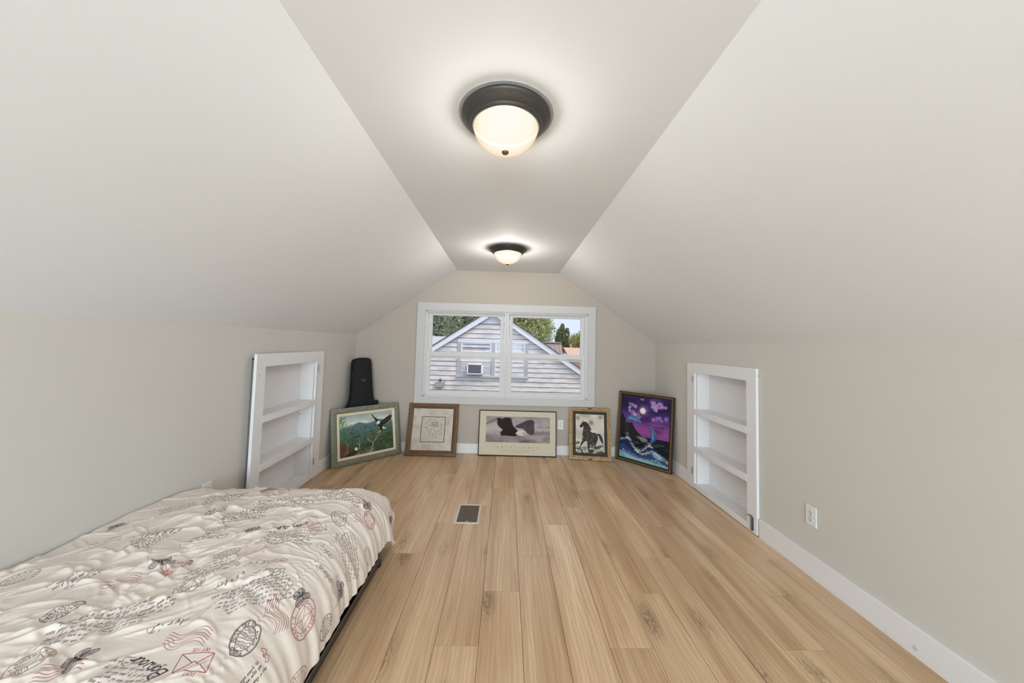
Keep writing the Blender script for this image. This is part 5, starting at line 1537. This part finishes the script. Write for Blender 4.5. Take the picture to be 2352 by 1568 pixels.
roof_house('distant_house', 'distant red roof peeking between the trees', 6.2, 8.5, 52, 56, 1.80, 1.00, M_REDROOF, M_OFFW)
roof_house('distant_house', 'house with pale grey roof beside the gable at the left', -9.0, -3.2, 21, 27, 1.72, 0.10, M_GREYROOF, M_OFFW)

# --- trees
def leaf_mat(name, c1, c2):
    g = N(name); v = g.coords()
    n1 = g.noise(v, 1.6, 3); n2 = g.noise(v, 9.0, 2)
    c = g.mix(g.ramp(n1, [(0.35, 0.0), (0.7, 1.0)]), s2l(c1), s2l(c2))
    g.col(g.mix(g.ramp(n2, [(0.35, 0.0), (0.75, 0.6)]), c, tuple(x * 1.25 for x in s2l(c2))))
    g.setb(Roughness=0.6, Specular_IOR_Level=0.3)
    d = g.n('ShaderNodeBsdfTranslucent'); d.inputs[0].default_value = (*s2l(c2), 1)
    ms = g.n('ShaderNodeMixShader'); ms.inputs[0].default_value = 0.3
    g.l(g.b.outputs[0], ms.inputs[1]); g.l(d.outputs[0], ms.inputs[2]); g.l(ms.outputs[0], g.out.inputs[0])
    return g.m
M_BARK = plain('bark', s2l((92, 80, 68)), 0.9, var=0.2)
ML1 = leaf_mat('sunlit_green_leaves', (138, 148, 104), (202, 204, 158))
ML2 = leaf_mat('grey_green_leaves', (120, 134, 114), (182, 190, 170))
ML3 = leaf_mat('olive_leaves', (122, 132, 78), (188, 186, 118))
ML4 = leaf_mat('dark_green_leaves', (98, 110, 80), (152, 158, 116))
gt = np.random.default_rng(99)
def tree(name, label, x, y, ztop, rx, ry, rz, mat, n, leaf, clumps=26, group=None, conic=False):
    t = thing(name, label, 'bush' if name == 'bush' else 'tree', (x, y, GZ), group=group)
    cz = ztop - rz - GZ
    B().tube([(0, 0, 0), (0.05 * rx, 0, cz * 0.5), (0, 0, cz), (0, 0, cz + rz * 0.5)], [0.09 * rx + 0.05, 0.07 * rx + 0.04, 0.05 * rx + 0.03, 0.02], 8).obj('trunk', M_BARK, t)
    d = gt.normal(size=(clumps, 3)); d /= np.linalg.norm(d, axis=1, keepdims=True)
    cen = d * gt.uniform(0.35, 0.78, (clumps, 1)); rad = gt.uniform(0.22, 0.40, clumps)
    if conic: cen[:, :2] *= (1 - np.clip((cen[:, 2:] + 1) / 2, 0, 1)) * 1.2 + 0.12
    k = gt.integers(0, clumps, n)
    o = gt.normal(size=(n, 3)); o /= np.linalg.norm(o, axis=1, keepdims=True)
    p = cen[k] + o * (rad[k] * gt.uniform(0.55, 1.0, n) ** 0.5)[:, None]
    p = p / max(1.0, np.abs(p[:, 2]).max())
    p = p * [rx, ry, rz] + [0, 0, cz]
    a = gt.normal(size=(n, 3)); a /= np.linalg.norm(a, axis=1, keepdims=True)
    b = np.cross(a, gt.normal(size=(n, 3))); b /= np.linalg.norm(b, axis=1, keepdims=True)
    sz = leaf * gt.uniform(0.6, 1.3, (n, 1))
    v = np.stack([p - a * sz, p + b * sz * 0.5, p + a * sz, p - b * sz * 0.5], 1).reshape(-1, 3)
    me = bpy.data.meshes.new('foliage')
    me.vertices.add(4 * n); me.vertices.foreach_set('co', v.astype(np.float32).ravel())
    me.loops.add(4 * n); me.loops.foreach_set('vertex_index', np.arange(4 * n, dtype=np.int32))
    me.polygons.add(n); me.polygons.foreach_set('loop_start', np.arange(0, 4 * n, 4, dtype=np.int32)); me.polygons.foreach_set('loop_total', np.full(n, 4, np.int32))
    me.update(calc_edges=True); me.materials.append(mat)
    f = bpy.data.objects.new('foliage', me); COL.objects.link(f); f.parent = t; stuff(f)
    return t
tree('broadleaf_tree', 'big sunlit tree right of the gable peak', 1.5, 40, 8.2, 4.9, 3.2, 4.9, ML1, 26000, 0.16, 70)
tree('broadleaf_tree', 'grey-green tree mass left of the gable, leftmost', -9.6, 38, 8.0, 4.4, 3.0, 5.0, ML2, 24000, 0.15, 60)
tree('broadleaf_tree', 'grey-green tree behind the left roof slope, nearer the gable peak', -4.2, 47, 9.6, 5.0, 3.0, 5.6, ML2, 26000, 0.16, 64)
tree('conifer', 'dark upright tree against the blue sky', 10.15, 62, 5.7, 1.7, 1.3, 3.8, ML4, 8000, 0.17, 26)
tree('broadleaf_tree', 'olive tree at the right edge of the pane', 12.3, 53, 5.2, 2.2, 1.8, 4.0, ML3, 14000, 0.16, 44)
tree('broadleaf_tree', 'low olive tree behind the small distant house', 14.2, 71, 4.0, 3.6, 1.6, 3.0, ML3, 9000, 0.15, 26)
tree('broadleaf_tree', 'low dark tree below the big sunlit tree', 5.6, 60, 3.0, 2.4, 1.4, 2.2, ML4, 7000, 0.14, 24)
tree('bush', 'bright leafy bush at the left edge beside the roof', -4.7, 19.85, 1.75, 0.8, 0.6, 1.8, ML3, 4000, 0.07, 22)
# --- utility pole and overhead lines
M_WIRE = plain('pale_wire', s2l((170, 174, 170)), 0.6)
up_ = thing('utility_pole', 'wooden utility pole behind the neighbour gable carrying the overhead wires', 'pole', (-0.9, 30, GZ))
B().tube([(0, 0, 0), (0, 0, 5.4)], [0.14, 0.11], 12).obj('post', M_BARK, up_, smooth=40)
for zz in (4.95, 4.62):
    B().box(-0.30, 0.10, -0.05, 0.05, zz, zz + 0.07).obj('bracket_arm', M_BARK, up_)
for (zp, zl, lab) in ((2.29, 3.16, 'upper overhead wire crossing the left trees'), (1.96, 2.84, 'lower overhead wire crossing the left trees')):
    a, b = Vector((-14, 30, zl + 0.35)), Vector((-1.207, 30, zp))
    pts = [a.lerp(b, k / 24) - Vector((0, 0, 0.35 * 4 * (k / 24) * (1 - k / 24))) for k in range(25)]
    m = B().tube([p - Vector((-1.207, 30, zp)) for p in pts], 0.012, 6)
    o = m.obj('overhead_wire', M_WIRE, smooth=60); o.location = (-1.207, 30, zp)
    tag(o, lab, 'cable')
